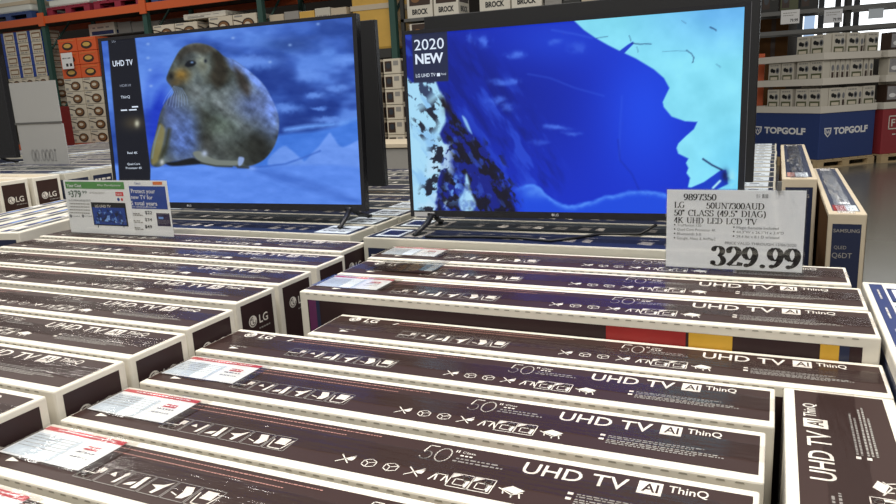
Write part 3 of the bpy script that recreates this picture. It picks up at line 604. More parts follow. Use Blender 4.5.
def screen_mesh(name, x0, x1, z0, z1, mw, paint, nx=400):
    ny = int(nx * (z1 - z0) / (x1 - x0)); xs = np.linspace(x0, x1, nx + 1); zs = np.linspace(z0, z1, ny + 1); gx, gz = np.meshgrid(xs, zs)
    me = bpy.data.meshes.new(name); V = np.stack([gx, np.full_like(gx, -.0012), gz], -1).reshape(-1, 3)
    i = np.arange(nx * ny); a = (i // nx) * (nx + 1) + i % nx; F = np.stack([a, a + 1, a + nx + 2, a + nx + 1], 1)
    me.vertices.add(len(V)); me.vertices.foreach_set('co', V.ravel()); me.loops.add(F.size); me.loops.foreach_set('vertex_index', F.ravel())
    me.polygons.add(len(F)); me.polygons.foreach_set('loop_start', np.arange(len(F)) * 4); me.update(calc_edges=True)
    A = np.array(mw); Wd = V @ A[:3, :3].T + A[:3, 3]; q = Wd - CAM; zz = q @ FW; X = CX + FPX * (q @ RT) / zz; Y = CY - FPX * (q @ UP) / zz
    img = np.clip(paint(X.reshape(gx.shape), Y.reshape(gx.shape)), 0, 255).reshape(-1, 3) / 255.0
    img = np.where(img <= .04045, img / 12.92, ((img + .055) / 1.055) ** 2.4)
    at = me.color_attributes.new('picture', 'FLOAT_COLOR', 'POINT'); at.data.foreach_set('color', np.concatenate([img, np.ones((len(img), 1))], 1).ravel())
    me.materials.append(MATS['screen_picture']); return me
m = bpy.data.materials.new('screen_picture'); m.use_nodes = True; b = m.node_tree.nodes['Principled BSDF']; va = m.node_tree.nodes.new('ShaderNodeVertexColor'); va.layer_name = 'picture'
m.node_tree.links.new(va.outputs[0], b.inputs['Emission Color']); b.inputs['Emission Strength'].default_value = .96; b.inputs['Base Color'].default_value = (.004, .004, .004, 1); b.inputs['Roughness'].default_value = .45; b.inputs['Specular IOR Level'].default_value = .2
MATS['screen_picture'] = m
mat('screen_white', (.75, .85, 1, 1), emit=.95); mat('screen_grey', (.32, .36, .45, 1), emit=.8)

def television(label, loc, yaw, tilt, w, h, foot, bez, paint=None, feet=(.07,), flip=False, group=None):
    """feet: distance of the two feet from the sides; origin at the lower left corner of the front"""
    mw = frame_mat(yaw, tilt, loc)
    t = thing('television', label, 'television', (0, 0, 0), 0, group); t.matrix_world = mw
    b = MB(); bl, bb, bt, br = bez
    b.box(0, w, .004, .032, 0, h, 'tv_back', .003); b.build('back_panel', t)
    b = MB(); b.box(w * .12, w * .88, .030, .068, h * .04, h * .62, 'tv_back', .012)
    for k in range(9): b.box(w * .3, w * .7, .0675, .069, h * (.2 + .03 * k), h * (.21 + .03 * k), 'tv_gloss')
    b.build('rear_housing', t)
    b = MB(); f0, f1 = -.004, .006
    for x0, x1, z0, z1 in ((0, w, 0, bb), (0, w, h - bt, h), (0, bl, bb, h - bt), (w - br, w, bb, h - bt)): b.box(x0, x1, f0, f1, z0, z1, 'tv_black')
    b.box(-.0012, 0, f0, f1 + .02, 0, h, 'tv_gloss'); b.box(w, w + .0012, f0, f1 + .02, 0, h, 'tv_edge' if paint is snow_picture else 'tv_gloss')
    b.build('bezel', t)
    if paint: inst(screen_mesh('screen', bl, w - br, bb, h - bt, mw, paint), 'screen', t)
    else:
        b = MB(); b.box(bl, w - br, -.001, .004, bb, h - bt, 'tv_gloss'); b.build('screen', t)
    for fx, sgn in ((feet[0], 1), (w - feet[-1], -1)):
        b = MB(); zf = -foot + .0085
        for yy in (-.105, .13):
            z2 = zf - yy * math.tan(tilt) * -1
            b.tube([(fx + sgn * .02, .012, .012), (fx + sgn * .012, yy * .45 + .01, -foot * .42), (fx, yy, z2)], [.011, .0095, .007], 'tv_black')
            b.tube([(fx, yy - .014, z2), (fx, yy + .014, z2)], .0065, 'tv_black', 6)
        b.tube([(fx + sgn * .005, .0, .008), (fx + sgn * .035, .0, .008)], .009, 'tv_black', 6)
        b.build('leg', t)
    return t, mw
LT, LM = television('lit television showing a spotted seal on ice, standing on the left navy cartons', (-2.333, 1.139, .117 + Z0), .0434, .0515, 1.266, .734, .050, (.016, .026, .013, .016), seal_picture, (.055,))
RTV, RM = television('lit television showing a snowy blue mountainside and a 2020 NEW banner', (-.813, 1.082, .124 + Z0), .0536, .0231, 1.095, .635, .050, (.011, .022, .013, .018), snow_picture, (.06,))
def px_local(mw, px):
    """where the line of sight through a picture point meets a television's front"""
    A = np.array(mw); R3 = A[:3, :3]; o = R3.T @ (CAM - A[:3, 3]); d = R3.T @ ray(px); k = (-.002 - o[1]) / d[1]; p = o + d * k; return p[0], p[2]
def caption(parent, mw, items, bars):
    def one(draw):
        b = MB(); draw(Flat(b, (0, -.0016, 0), (1, 0, 0), (0, 0, 1))); b.build('caption_lettering', parent)
    for t, p0, p1, hpx, m, bold in items:
        x0, z0 = px_local(mw, p0); x1, _ = px_local(mw, p1); _, zt = px_local(mw, (p0[0], p0[1] - hpx)); one(lambda F: F.text(t, x0, z0, zt - z0, m, w=x1 - x0, bold=bold))
    for p0, p1 in bars:
        a, z = px_local(mw, p0); c2, z2 = px_local(mw, p1); one(lambda F: F.rect(a, c2, z, z2, 'screen_white'))
caption(LT, LM, [('UHD TV', (113, 66.5), (133, 65), 5.5, 'screen_white', .01), ('LG', (112, 42.5), (115.5, 42), 2.6, 'screen_grey', 0), ('HDR10', (120, 87), (131, 86), 2.4, 'screen_grey', 0), ('ThinQ', (121, 98.5), (130, 98), 2.6, 'screen_white', 0), ('Real 4K', (127.5, 154), (137.5, 153.5), 2.2, 'screen_white', 0), ('Quad Core', (127.5, 165), (140, 164.5), 2, 'screen_white', 0), ('Processor 4K', (126, 169), (142, 168.5), 2, 'screen_white', 0)],
        [((121, 111), (127, 109.4)), ((129, 110.6), (136.5, 109)), ((132, 107.6), (138, 106))])
caption(RTV, RM, [('2020', (414.5, 50.5), (444, 48.6), 10.5, 'screen_white', 0), ('NEW', (415.5, 64), (443.5, 62.2), 9.3, 'screen_white', .03), ('LG UHD TV', (416, 77.5), (435.5, 76.2), 3.4, 'screen_white', 0), ('ThinQ', (441, 75), (446, 74.6), 1.8, 'screen_white', 0)], [((437, 76.3), (440, 73))])
for T_, MW, px in ((LT, LM, (190, 205.2)), (RTV, RM, (556, 217.2))):
    b = MB(); F = Flat(b, (0, -.0046, 0), (1, 0, 0), (0, 0, 1)); x, z = px_local(MW, px); F.text('LG', x - .004, .009, .008, 'sticker_silver', bold=.02); F.ell(x - .010, .013, .0045, .0045, 'sticker_silver'); b.build('logo', T_)
b = MB(); b.box(.014, .09, -.0056, -.0042, .001, .017, 'sticker_silver'); b.build('sticker', RTV, None)
TB = 'unlit televisions standing back to back behind the lit ones'
t, _m = television('dark television behind the snowy mountain one, its edge showing above it', (.283, 2.06, .125 + Z0), PI, 0, 1.46, .775, .045, (.012, .02, .012, .012), None, (.2,), group=TB)
t, _m = television('dark television behind the seal one, its edge showing to the right of it', (-1.415, 2.0, .105 + Z0), PI, 0, 1.45, .80, .034, (.012, .02, .012, .012), None, (.2,), group=TB)
t, _m = television('dark television cut by the left picture edge beside the hanging grey signs', (-4.47 - 1.2, 2.2, .25 + Z0), 0, 0, 1.2, .69, .048, (.012, .02, .012, .012), None, (.2,))
b = MB(); zc = .074 + Z0 + .006
b.tube([(-.70, .955, zc), (-.66, .96, zc), (-.52, .985, zc), (-.38, .99, zc), (-.27, .965, zc), (-.2, 1.03, zc), (-.14, 1.1, zc), (-.02, 1.12, zc), (.03, 1.13, zc + .03)], .0045, 'cable_black')
prop(b.build('power_cable'), 'black cable trailing over the navy cartons in front of the snowy mountain television', 'cable')

# ------------------------------------------------------------------ price signs
def A_(cx, cy, rx, ry, a0, a1, n=16): return [(cx + rx * math.cos(math.radians(a0 + (a1 - a0) * i / n)), cy + ry * math.sin(math.radians(a0 + (a1 - a0) * i / n))) for i in range(n + 1)]
SER = {   # strokes of a roman letter in units of its capital height: (width, strokes, serif bars, ball ends)
 '0': (.5, [A_(.25, .5, .2, .48, 0, 360)], [], []), '8': (.5, [A_(.25, .74, .16, .24, 0, 360), A_(.25, .25, .2, .25, 0, 360)], [], []),
 '9': (.52, [A_(.24, .68, .19, .3, 0, 360), A_(.08, .68, .36, .66, 0, -82)], [], [(.13, .07)]), '7': (.5, [[(.05, .94), (.46, .94)], [(.46, .94), (.34, .55), (.22, 0)]], [], [(.06, .88)]),
 '3': (.5, [A_(.23, .75, .17, .23, 150, -85), A_(.22, .27, .22, .26, 85, -150)], [], [(.08, .82), (.06, .16)]), '5': (.5, [[(.44, .96), (.14, .96)], [(.14, .96), (.1, .52)], A_(.22, .31, .22, .3, 128, -150)], [], [(.06, .13)]),
 '2': (.52, [A_(.24, .71, .19, .27, 165, -25), [(.41, .6), (.28, .35), (.06, .05)], [(.05, .05), (.47, .05)], [(.46, .05), (.49, .2)]], [], [(.07, .75)]), '4': (.52, [[(.34, .98), (.03, .27)], [(.03, .27), (.5, .27)], [(.36, .98), (.36, 0)]], [(.36, 0)], []),
 '1': (.4, [[(.2, 0), (.2, .98)], [(.2, .98), (.06, .86)]], [(.2, 0)], []), '.': (.25, [], [], [(.12, .06)]), '"': (.32, [[(.08, 1), (.08, .72)], [(.22, 1), (.22, .72)]], [], []), '(': (.3, [A_(.34, .42, .26, .62, 115, 245)], [], []), ')': (.3, [A_(-.04, .42, .26, .62, 65, -65)], [], []),
 'L': (.62, [[(.14, 1), (.14, 0)], [(.14, .02), (.52, .02)], [(.52, .02), (.56, .24)]], [(.14, 0), (.14, 1)], []), 'G': (.74, [A_(.38, .5, .32, .49, 48, 320), [(.6, .42), (.6, .1)]], [(.6, .42)], []),
 'U': (.74, [[(.14, 1), (.14, .32)], A_(.37, .32, .23, .31, 180, 360), [(.6, .32), (.6, 1)]], [(.14, 1), (.6, 1)], []), 'N': (.76, [[(.13, 0), (.13, 1)], [(.13, 1), (.62, 0)], [(.62, 0), (.62, 1)]], [(.13, 0), (.62, 1), (.1, 1)], []),
 'A': (.74, [[(.08, 0), (.36, 1)], [(.36, 1), (.64, 0)], [(.18, .33), (.54, .33)]], [(.08, 0), (.64, 0)], []), 'D': (.76, [[(.14, 0), (.14, 1)], [(.14, .98), (.32, .98)], A_(.32, .5, .34, .48, 90, -90), [(.32, .02), (.14, .02)]], [(.12, 0), (.12, 1)], []),
 'C': (.7, [A_(.38, .5, .32, .49, 48, 312), [(.6, .98), (.6, .74)]], [], []), 'S': (.56, [A_(.27, .75, .19, .24, 40, 262), A_(.27, .26, .21, .25, 85, -140), [(.46, .98), (.46, .76)], [(.07, .26), (.07, .02)]], [], []),
 'I': (.36, [[(.17, 0), (.17, 1)]], [(.17, 0), (.17, 1)], []), 'K': (.76, [[(.14, 0), (.14, 1)], [(.58, 1), (.16, .42)], [(.3, .6), (.64, 0)]], [(.14, 0), (.14, 1), (.58, 1), (.64, 0)], []),
 'H': (.78, [[(.14, 0), (.14, 1)], [(.64, 0), (.64, 1)], [(.14, .52), (.64, .52)]], [(.14, 0), (.14, 1), (.64, 0), (.64, 1)], []), 'E': (.66, [[(.14, 0), (.14, 1)], [(.14, .98), (.54, .98)], [(.14, .52), (.44, .52)], [(.14, .02), (.56, .02)], [(.54, .98), (.56, .78)], [(.56, .02), (.6, .24)]], [(.12, 0), (.12, 1)], []),
 'T': (.68, [[(.34, 0), (.34, 1)], [(.05, .98), (.63, .98)], [(.05, .98), (.04, .76)], [(.63, .98), (.64, .76)]], [(.34, 0)], []), 'V': (.74, [[(.08, 1), (.38, 0)], [(.38, 0), (.66, 1)]], [(.08, 1), (.66, 1)], [])}
def roman(F, t, x, y, h, m, thick=.15, thin=.05, w=None, track=.02, ball=.085, k=1.0):
    tot = sum((SER[c][0] if c in SER else .4) + track for c in t); s = h if w is None else w / tot; cx = x
    for c in t:
        if c in SER:
            wd, st, se, ba = SER[c]
            for p in st:
                for (x0, y0), (x1, y1) in zip(p, p[1:]):
                    d = math.hypot(x1 - x0, y1 - y0) + 1e-9; wt = thin + (thick - thin) * (abs(y1 - y0) / d) ** 1.5
                    if c in 'NAV' and (x1 - x0) * (y1 - y0) > 0: wt = thin * 1.2       # thin upstroke
                    if c in 'NU' and abs(x1 - x0) < .01 and (c == 'N' or x0 > .4): wt = thin * 1.4
                    nx, ny = -(y1 - y0) / d * wt / 2, (x1 - x0) / d * wt / 2; ex, ey = (x1 - x0) / d * .01, (y1 - y0) / d * .01
                    F.poly([(cx + (a + nx * g + ex * e) * s, y + (b_ + ny * g + ey * e) * h) for a, b_, g, e in ((x0, y0, -1, -1), (x1, y1, -1, 1), (x1, y1, 1, 1), (x0, y0, 1, -1))], m, k)
            for a, b_ in se: F.rect(cx + (a - .13) * s, cx + (a + .13) * s, y + (b_ - (.05 if b_ > .5 else 0)) * h, y + (b_ + (.0 if b_ > .5 else .05)) * h, m, k)
            for a, b_ in ba: F.ell(cx + a * s, y + b_ * h, ball * s, ball * h, m, k)
            cx += (wd + track) * s
        else: cx += .42 * s

SW, SH = .331, .2085
t = thing('price_sign', 'large white price sign reading 329.99 in a clear holder, before the mountain television', 'sign', (.104, .79, .0535 + Z0), .01)
b = MB(); b.box(0, SW, -.0006, .0006, .008, .008 + SH, 'paper_sign'); F = Flat(b, (0, -.0006, .008), (1, 0, 0), (0, 0, 1), .0005); sx, sy = SW / 820.0, SH / 470.0
X_ = lambda v: (v - 45) * sx
Y_ = lambda v, x=100: SH - (v - 30 - (x - 45) * .012) * sy
roman(F, '9897350', X_(150), Y_(92), 38 * sy, 'ink_black', w=200 * sx); roman(F, 'LG', X_(92), Y_(139), 36 * sy, 'ink_black', w=66 * sx); roman(F, '50UN7300AUD', X_(290), Y_(141), 36 * sy, 'ink_black', w=345 * sx)
roman(F, '50" CLASS (49.5" DIAG)', X_(92), Y_(186), 36 * sy, 'ink_black', w=553 * sx); roman(F, '4K UHD LED LCD TV', X_(92), Y_(230), 34 * sy, 'ink_black', w=503 * sx)
for q, (lt, rt_) in enumerate((('TruMotion 120', 'Magic Remote Included'), ('Quad Core Processor 4K', '44.3"W x 26.1"H x 3.4"D'), ('Bluetooth 5.0', '29.4 lbs x 8.1 D w/stand'), ('Google, Alexa & AirPlay2', ''))):
    yy = 250 + 26.5 * q; F.ell(X_(97), Y_(yy - 8), 5 * sx, 5 * sx, 'ink_black'); F.text(lt, X_(112), Y_(yy), 15 * sy, 'ink_grey', w=(150 if q in (0, 2) else 240) * sx)
    if rt_: F.ell(X_(460), Y_(yy - 3), 5 * sx, 5 * sx, 'ink_black'); F.text(rt_, X_(476), Y_(yy + 6), 15 * sy, 'ink_grey', w=(245, 275, 250)[q] * sx)
F.text('PRICE VALID THROUGH 12/06/2020', X_(410), Y_(350), 15 * sy, 'ink_grey', w=415 * sx)
roman(F, '329.99', X_(330), Y_(481), 118 * sy, 'ink_black', thick=.21, thin=.05, w=532 * sx, track=.06, ball=.1)
rb = random.Random(2)
for q in range(26):
    if rb.random() < .6: F.rect(X_(580 + q * 3), X_(580 + q * 3 + rb.choice((1.2, 2.2))), Y_(75), Y_(52), 'ink_black')
b.build('paper', t)
b = MB(); b.box(-.003, SW + .004, -.0035, -.0021, .004, SH + .012, 'acrylic'); b.box(-.003, SW + .004, .0021, .0035, .004, SH + .012, 'acrylic'); b.build('acrylic_sleeve', t)
b = MB(); b.box(-.003, SW + .004, -.035, .035, 0, .004, 'acrylic'); b.build('acrylic_foot', t)
b = MB(); b.box(SW * .80, SW * .83, -.007, .007, SH + .008, SH + .03, 'rack_grey'); b.build('clip', t)
# small double card on the left stack
t = thing('card_sign', 'white card sign with green banner, 379 price and blue warranty panel, clear stand', 'sign', (-2.30, .875, .0525 + Z0), .0)
def ZX(px):
    P = ony(px, .875 - .001); return P[0] + 2.30, P[2] - .0525 - Z0
b = MB(); x0, z0 = ZX((69, 232)); x1, z1 = ZX((127.5, 180.5)); xl = ZX((64.3, 179.5))[0] * .6 + x0 * .4; b.box(xl, x1, -.0006, .0006, z0, z1, 'paper_white')
F = Flat(b, (0, -.0006, 0), (1, 0, 0), (0, 0, 1), .0006)
R_ = lambda a, c, m, k=1.0: F.rect(ZX(a)[0], ZX(c)[0], ZX(a)[1], ZX(c)[1], m, k)
def TX(s_, p, x1, h, m, bold=0, k=2): x, z = ZX(p); F.text(s_, x, z, h * .00395, m, w=ZX((x1, p[1]))[0] - x, bold=bold, k=k)
R_((66, 188.5), (123.5, 182), 'ink_green'); TX('Your Cost', (67, 187), 81.5, 3.2, 'paper_white', .02); TX('After Manufacturer', (97, 186), 121, 2, 'paper_white')
TX('$', (68.5, 194.5), 71, 3.2, 'ink_darkgreen'); TX('379', (71.5, 197), 81.5, 6.8, 'ink_darkgreen', .01); TX('99', (82.5, 193.6), 87, 3, 'ink_darkgreen'); TX('SAVE INSTANTLY', (90, 193.5), 105, 1.8, 'print_grey')
TX('LG 55 CLASS 4K UHD LED LCD TV', (69, 201), 91, 1.8, 'ink_black'); 
for yy in (204, 207, 210, 213): F.words(ZX((70, yy))[0], ZX((90 - (yy % 3) * 3, yy))[0], ZX((70, yy))[1], .004, 'print_grey', 2, rb)
for xx in (71, 83): F.ell(*ZX((xx, 216)), .007, .007, 'ink_grey'); TX('Included', (xx + 2, 216.6), xx + 9, 1.6, 'ink_grey')
R_((115.8, 196), (123, 192), 'ink_red'); TX('SAVE', (116.6, 195.2), 122, 2, 'paper_white'); F.ell(*ZX((118.5, 199.5)), .007, .007, 'ink_blue'); F.ell(*ZX((122, 199.5)), .006, .006, 'ink_red')
R_((94.3, 225), (125.2, 203), 'ink_black'); R_((95, 224), (124.5, 208), 'ink_blue', 2); TX('LG UHD TV', (95.5, 207.2), 111, 2.6, 'print_ink', .01, 3)
rc = random.Random(11)
for q in range(46):
    x, z = ZX((rc.uniform(96.5, 123), rc.uniform(210, 222.5))); rr = rc.uniform(.008, .017); a = rc.uniform(0, 6)
    F.poly([(x + rr * math.cos(a), z + rr * math.sin(a)), (x + rr * .6 * math.cos(a + 2), z + rr * .6 * math.sin(a + 2)), (x + rr * .8 * math.cos(a + 4), z + rr * .8 * math.sin(a + 4))], ('ink_lightblue', 'print_blue', 'print_sky', 'print_navy')[q % 4], 3 + q * .05)
for xx in (98.5, 124): F.line([ZX((xx, 225)), ZX((xx, 227))], .004, 'ink_black')
b.build('price_card', t)
b = MB(); x2, _z = ZX((163.5, 180)); b.box(x1, x2 + .012, .0012, .0022, z0, z1, 'paper_white'); F = Flat(b, (0, .0012, 0), (1, 0, 0), (0, 0, 1), .0006)
F.text('Costco', *ZX((134, 184.4)), .009, 'ink_blue', w=.032); R_((152.5, 184.8), (161.5, 181.8), 'ink_orange')
R_((129.5, 208.5), (164.5, 186.5), 'ink_blue'); 
for s_, yy, xe in (('Protect your', 193, 155), ('new TV for', 199, 152.5), ('5 total years', 205, 157)): TX(s_, (131, yy), xe, 4, 'paper_white', .008)
TX('with optional protection plan', (131.5, 207.3), 156, 1.6, 'paper_white')
for yy, pr in ((214, '$22'), (221, '$34'), (228, '$49')): F.words(ZX((133, yy))[0], ZX((140, yy))[0], ZX((133, yy))[1], .004, 'print_grey', 2, rb); F.words(ZX((133, yy + 1.6))[0], ZX((143, yy))[0], ZX((133, yy + 1.6))[1], .004, 'print_grey', 2, rb); TX(pr, (145, yy), 152, 3, 'ink_black', .01)
R_((157.5, 226), (169, 213.5), 'ink_purple'); R_((158.5, 219), (163, 217), 'ink_lightblue', 2)
b.build('warranty_card', t)
b = MB(); b.box(xl - .006, x2 + .02, -.0032, -.0022, 0, z1 + .006, 'acrylic'); b.box(xl - .006, x2 + .02, -.04, .045, -.0, .003, 'acrylic'); b.build('acrylic_stand', t)
# two grey sign backs clipped one above the other on a stand, on the far left stack
t = thing('sign_stand', 'two grey see-through sign backs one above the other at far left, above the round-logo cartons', 'sign', (-4.14, 2.02, .2025 + Z0), .0)
b = MB(); b.box(-.02, .41, -.003, .003, .289, .54, 'sign_back'); b.build('sign_panel', t)
b = MB(); b.box(-.01, .42, -.003, .003, .02, .275, 'sign_back'); F = Flat(b, (.42, -.003, .02), (-1, 0, 0), (0, 0, 1), .0006); F.n = np.array([0, -1.0, 0]); roman(F, '1000.00', .10, .02, .075, 'sign_ghost', thick=.2, w=.24); b.build('sign_panel', t)
b = MB(); b.box(-.025, .405, -.006, .006, .276, .289, 'rack_grey'); b.build('clip_bar', t)
b = MB(); b.box(-.01, .41, -.05, .05, 0, .02, 'acrylic'); b.build('foot', t)

# ------------------------------------------------------------------ pallet rack behind, left
def carton_box(name, label, cat, x0, x1, y0, y1, z0, z1, group, deco, m='cream_carton'):
    z0 += .0012; t = thing(name, label, cat, ((x0 + x1) / 2, (y0 + y1) / 2, z0), 0, group); w, d, h = x1 - x0, y1 - y0, z1 - z0 - .0012
    c = MB(); c.box(-w / 2, w / 2, -d / 2, d / 2, 0, h, m, .006); F = Flat(c, (-w / 2, -d / 2, 0), (w, 0, 0), (0, 0, h), .002)
    F.n = np.array([0, -1.0, 0]); deco(F); S = Flat(c, (w / 2, -d / 2, 0), (0, d, 0), (0, 0, h), .002); S.n = np.array([1.0, 0, 0]); deco(S)
    c.build('carton', t); return t
def deco_pan(F):
    F.ell(.62, .42, .27, .36, 'pan_dark'); F.ell(.62, .44, .21, .27, 'pan_brown', 2); F.ell(.60, .46, .12, .12, 'cream_carton', 3); F.line([(.05, .72), (.2, .66), (.4, .55)], .06, 'pan_dark', 2); F.rect(.06, .4, .86, .95, 'print_grey'); F.rect(.05, .2, .12, .3, 'print_grey')
def deco_blue(F):
    F.rect(0, .2, .0, 1, 'ink_blue'); F.rect(.3, .95, .3, .8, 'pan_brown'); F.rect(.34, .9, .38, .68, 'cream_carton', 2); F.words(.3, .9, .1, .1, 'print_grey')
def deco_orange(F):
    F.ell(.5, .42, .3, .3, 'pan_dark'); F.ell(.5, .46, .2, .16, 'wrap_yellow', 2); F.rect(.08, .9, .8, .9, 'ink_orange', 2)
def deco_dark(F):
    F.rect(.08, .5, .15, .85, 'pan_dark'); F.ell(.3, .55, .14, .2, 'print_slate', 2); F.rect(.6, .9, .55, .85, 'print_grey')
def deco_brock(F):
    F.rect(.1, .92, .42, .98, 'pan_dark'); F.ell(.35, .66, .18, .14, 'pan_brown', 2); F.ell(.72, .72, .15, .12, 'print_slate', 2); F.text('BROCK', .2, .12, .17, 'ink_black', w=.62, bold=.04)
def deco_plain(F): F.words(.1, .9, .5, .08, 'print_grey'); F.rect(.1, .5, .2, .4, 'print_grey')
YR = 8.0; r = thing('pallet_rack', 'tall pallet rack with orange beams and green posts behind the seal television', 'rack', (-8, YR, 0))
def L_(x0, x1, y0, y1, z0, z1, m, name):
    b = MB(); b.box(x0 + 8, x1 + 8, y0 - YR, y1 - YR, z0, z1, m); return b.build(name, r)
for x in (-11.42, -9.02, -6.72, -4.5):
    for yy in (YR - .05, YR + 1.0): L_(x - .045, x + .045, yy, yy + .08, 0, 5, 'rack_green', 'post')
    for k in range(4): b = MB(); b.tube([(x + 8, .0, .3 + k * 1.1), (x + 8, 1.03, .3 + (k + 1) * 1.1)], .018, 'rack_green'); b.build('brace', r)
for zz in (.78, 2.98):
    for x0, x1 in ((-14, -11.47), (-11.37, -9.07), (-8.97, -6.77), (-6.67, -4.55)):
        if zz > 2 and x0 > -6: continue
        for yy in (YR - .055, YR + 1.03): L_(x0, x1, yy, yy + .05, zz, zz + .12, 'rack_orange', 'beam')
        L_(x0, x1, YR, YR + 1.02, zz + .10, zz + .118, 'rack_dark', 'deck')
for x0, x1 in ((-8.97, -6.77), (-6.67, -5.3)): L_(x0, x1, YR - .055, YR - .005, 2.38, 2.50, 'rack_orange', 'beam'); L_(x0, x1, YR, YR + 1.02, 2.48, 2.498, 'rack_dark', 'deck'); L_(x0, x1, YR + 1.03, YR + 1.08, 2.38, 2.5, 'rack_orange', 'beam')
for x in (-11.42, -9.02): L_(x - .07, x + .07, YR - .075, YR - .051, 2.94, 3.16, 'rack_orange', 'beam_connector')
DZ = .8995
CP = ['cut by the picture edge', 'middle column', 'beside the green post']; C2 = ['on the side of the green post', 'on the side of the seal television']
k = 0
for row in range(10):
    for q in range(3):
        x0 = -12.66 + .36 * q; top = row >= 6; k += 1
        carton_box('carton', ('white and blue food carton, %s row of its stack, %s' % (ORD[9 - row], CP[q]) if top else 'cream pan carton, %s row below the white and blue cartons, %s' % (ORD[5 - row], CP[q])), 'box',
                   x0, x0 + .345, YR + .02, YR + .4, DZ + .201 * row, DZ + .201 * row + .198, 'white and blue cartons in the rack' if top else 'pan cartons under the white and blue cartons', deco_blue if top else deco_pan)
for row in range(8):
    for q in range(2):
        top = row >= 5; x0 = -11.2 + .47 * q
        carton_box('carton', 'orange food carton, %s row of the orange stack, %s' % (ORD[7 - row], C2[q]) if top else 'cream pan carton, %s row below the orange stack, %s' % (ORD[4 - row], C2[q]), 'box', x0, x0 + .45, YR + .02, YR + .45, DZ + .225 * row, DZ + .225 * row + .221,
                   'orange cartons in the rack' if top else 'pan cartons under the orange cartons', deco_orange if top else deco_pan, 'orange_carton' if top else 'cream_carton')
t = thing('price_tag', 'small white price tag hanging on the orange cartons', 'sign', (-10.98, YR - .02, DZ + 1.29)); b = MB(); b.box(-.14, .14, -.006, 0, 0, .27, 'paper_white'); F = Flat(b, (-.14, -.006, 0), (1, 0, 0), (0, 0, 1), .001); F.words(.03, .25, .17, .02, 'ink_grey'); F.words(.1, .25, .04, .05, 'ink_black'); b.build('card', t)
t = thing('red_carton', 'narrow dark red carton standing beside the cream pan cartons, next to the grey signs', 'box', (-10.8, YR - .62, DZ - .9)); b = MB(); b.box(-.14, .12, 0, .25, 0, 1.55, 'carton_red', .006); F = Flat(b, (-.14, 0, 0), (1, 0, 0), (0, 0, 1), .002); F.ell(.12, 1.42, .06, .08, 'cream_carton'); F.rect(.2, .24, .1, 1.5, 'ink_black'); F.rect(.03, .17, .6, .9, 'pan_dark'); b.build('carton', t)
carton_box('carton', 'white carton with a blue band in the rack, above the orange cartons', 'box', -10.72, -10.1, YR + .3, YR + .7, 2.718, 2.93, None, lambda F: (F.rect(.1, .95, .1, .4, 'print_blue'), F.words(.15, .8, .6, .12, 'print_grey')), 'carton_white')
for q in range(3): carton_box('carton', 'plain grey carton above the seal television, %s from the blue banded one' % ORD[q], 'box', -10.02 + .32 * q, -9.72 + .32 * q, YR + .3, YR + .7, 2.718, 2.91 - .02 * q, 'grey cartons under the orange beam', deco_plain, 'carton_grey')
L_(-10.8, -9.07, YR + .25, YR + 1.0, 2.70, 2.717, 'rack_dark', 'deck')
for q, (a, b_) in enumerate(((-8.95, -8.5), (-8.48, -8.02), (-7.78, -7.32), (-7.3, -6.85))): carton_box('carton', '%s cream pan carton from the post, just above the seal television' % ORD[q], 'box', a, b_, YR + .03, YR + .5, 2.5, 2.5 + (.25, .25, .28, .28)[q], 'pan cartons above the seal television', deco_pan)
carton_box('carton', 'flat pale carton lying on the pan cartons above the seal television', 'box', -8.3, -7.45, YR + .05, YR + .6, 2.785, 2.87, None, deco_plain, 'carton_white')
for q in range(5): carton_box('carton', 'low %s carton in the row above the right half of the seal television' % ['tan', 'grey', 'yellow wrapped', 'pale', 'tan'][q] if q < 4 else 'low tan carton at the end of the row, beside the yellow wrapped load', 'box', -6.62 + .272 * q, -6.36 + .272 * q, YR + .03, YR + .5, 2.5, 2.72 + .02 * (q % 2), None, deco_plain, ['carton_tan', 'carton_grey', 'wrap_yellow', 'carton_pale', 'carton_tan'][q])
t = thing('wrapped_load', 'yellow plastic wrapped load beside the green post between the two televisions', 'load', (-4.95, YR + .1, 2.1015)); b = MB(); b.box(-.28, .39, 0, .6, 0, .95, 'wrap_yellow', .04); b.build('wrap', t); b = MB(); b.box(-.29, .41, -.01, .61, .55, .62, 'carton_tan'); b.build('band', t)
L_(-5.25, -4.55, YR, YR + .8, 2.06, 2.1, 'rack_dark', 'deck'); L_(-5.25, -4.55, YR - .055, YR - .005, 1.98, 2.1, 'rack_dark', 'beam')
for row in range(6):
    for q in range(2): x0 = -4.76 + .26 * q if q else -5.04; carton_box('carton', 'cream carton between the two televisions, %s row from the top, %s column' % (ORD[5 - row], ('left', 'right')[q]), 'box', x0 + (.3 if not q else .06), x0 + (.54 if not q else .31), YR - .5, YR - .12, DZ - .16 + .2 * row, DZ - .16 + .2 * row + .196, 'cream cartons between the two televisions', deco_dark)
pallet(-4.95, -3.9, YR - .7, YR - .06, 'wooden pallet load base in the gap between the two televisions', m='wood', h=.738)
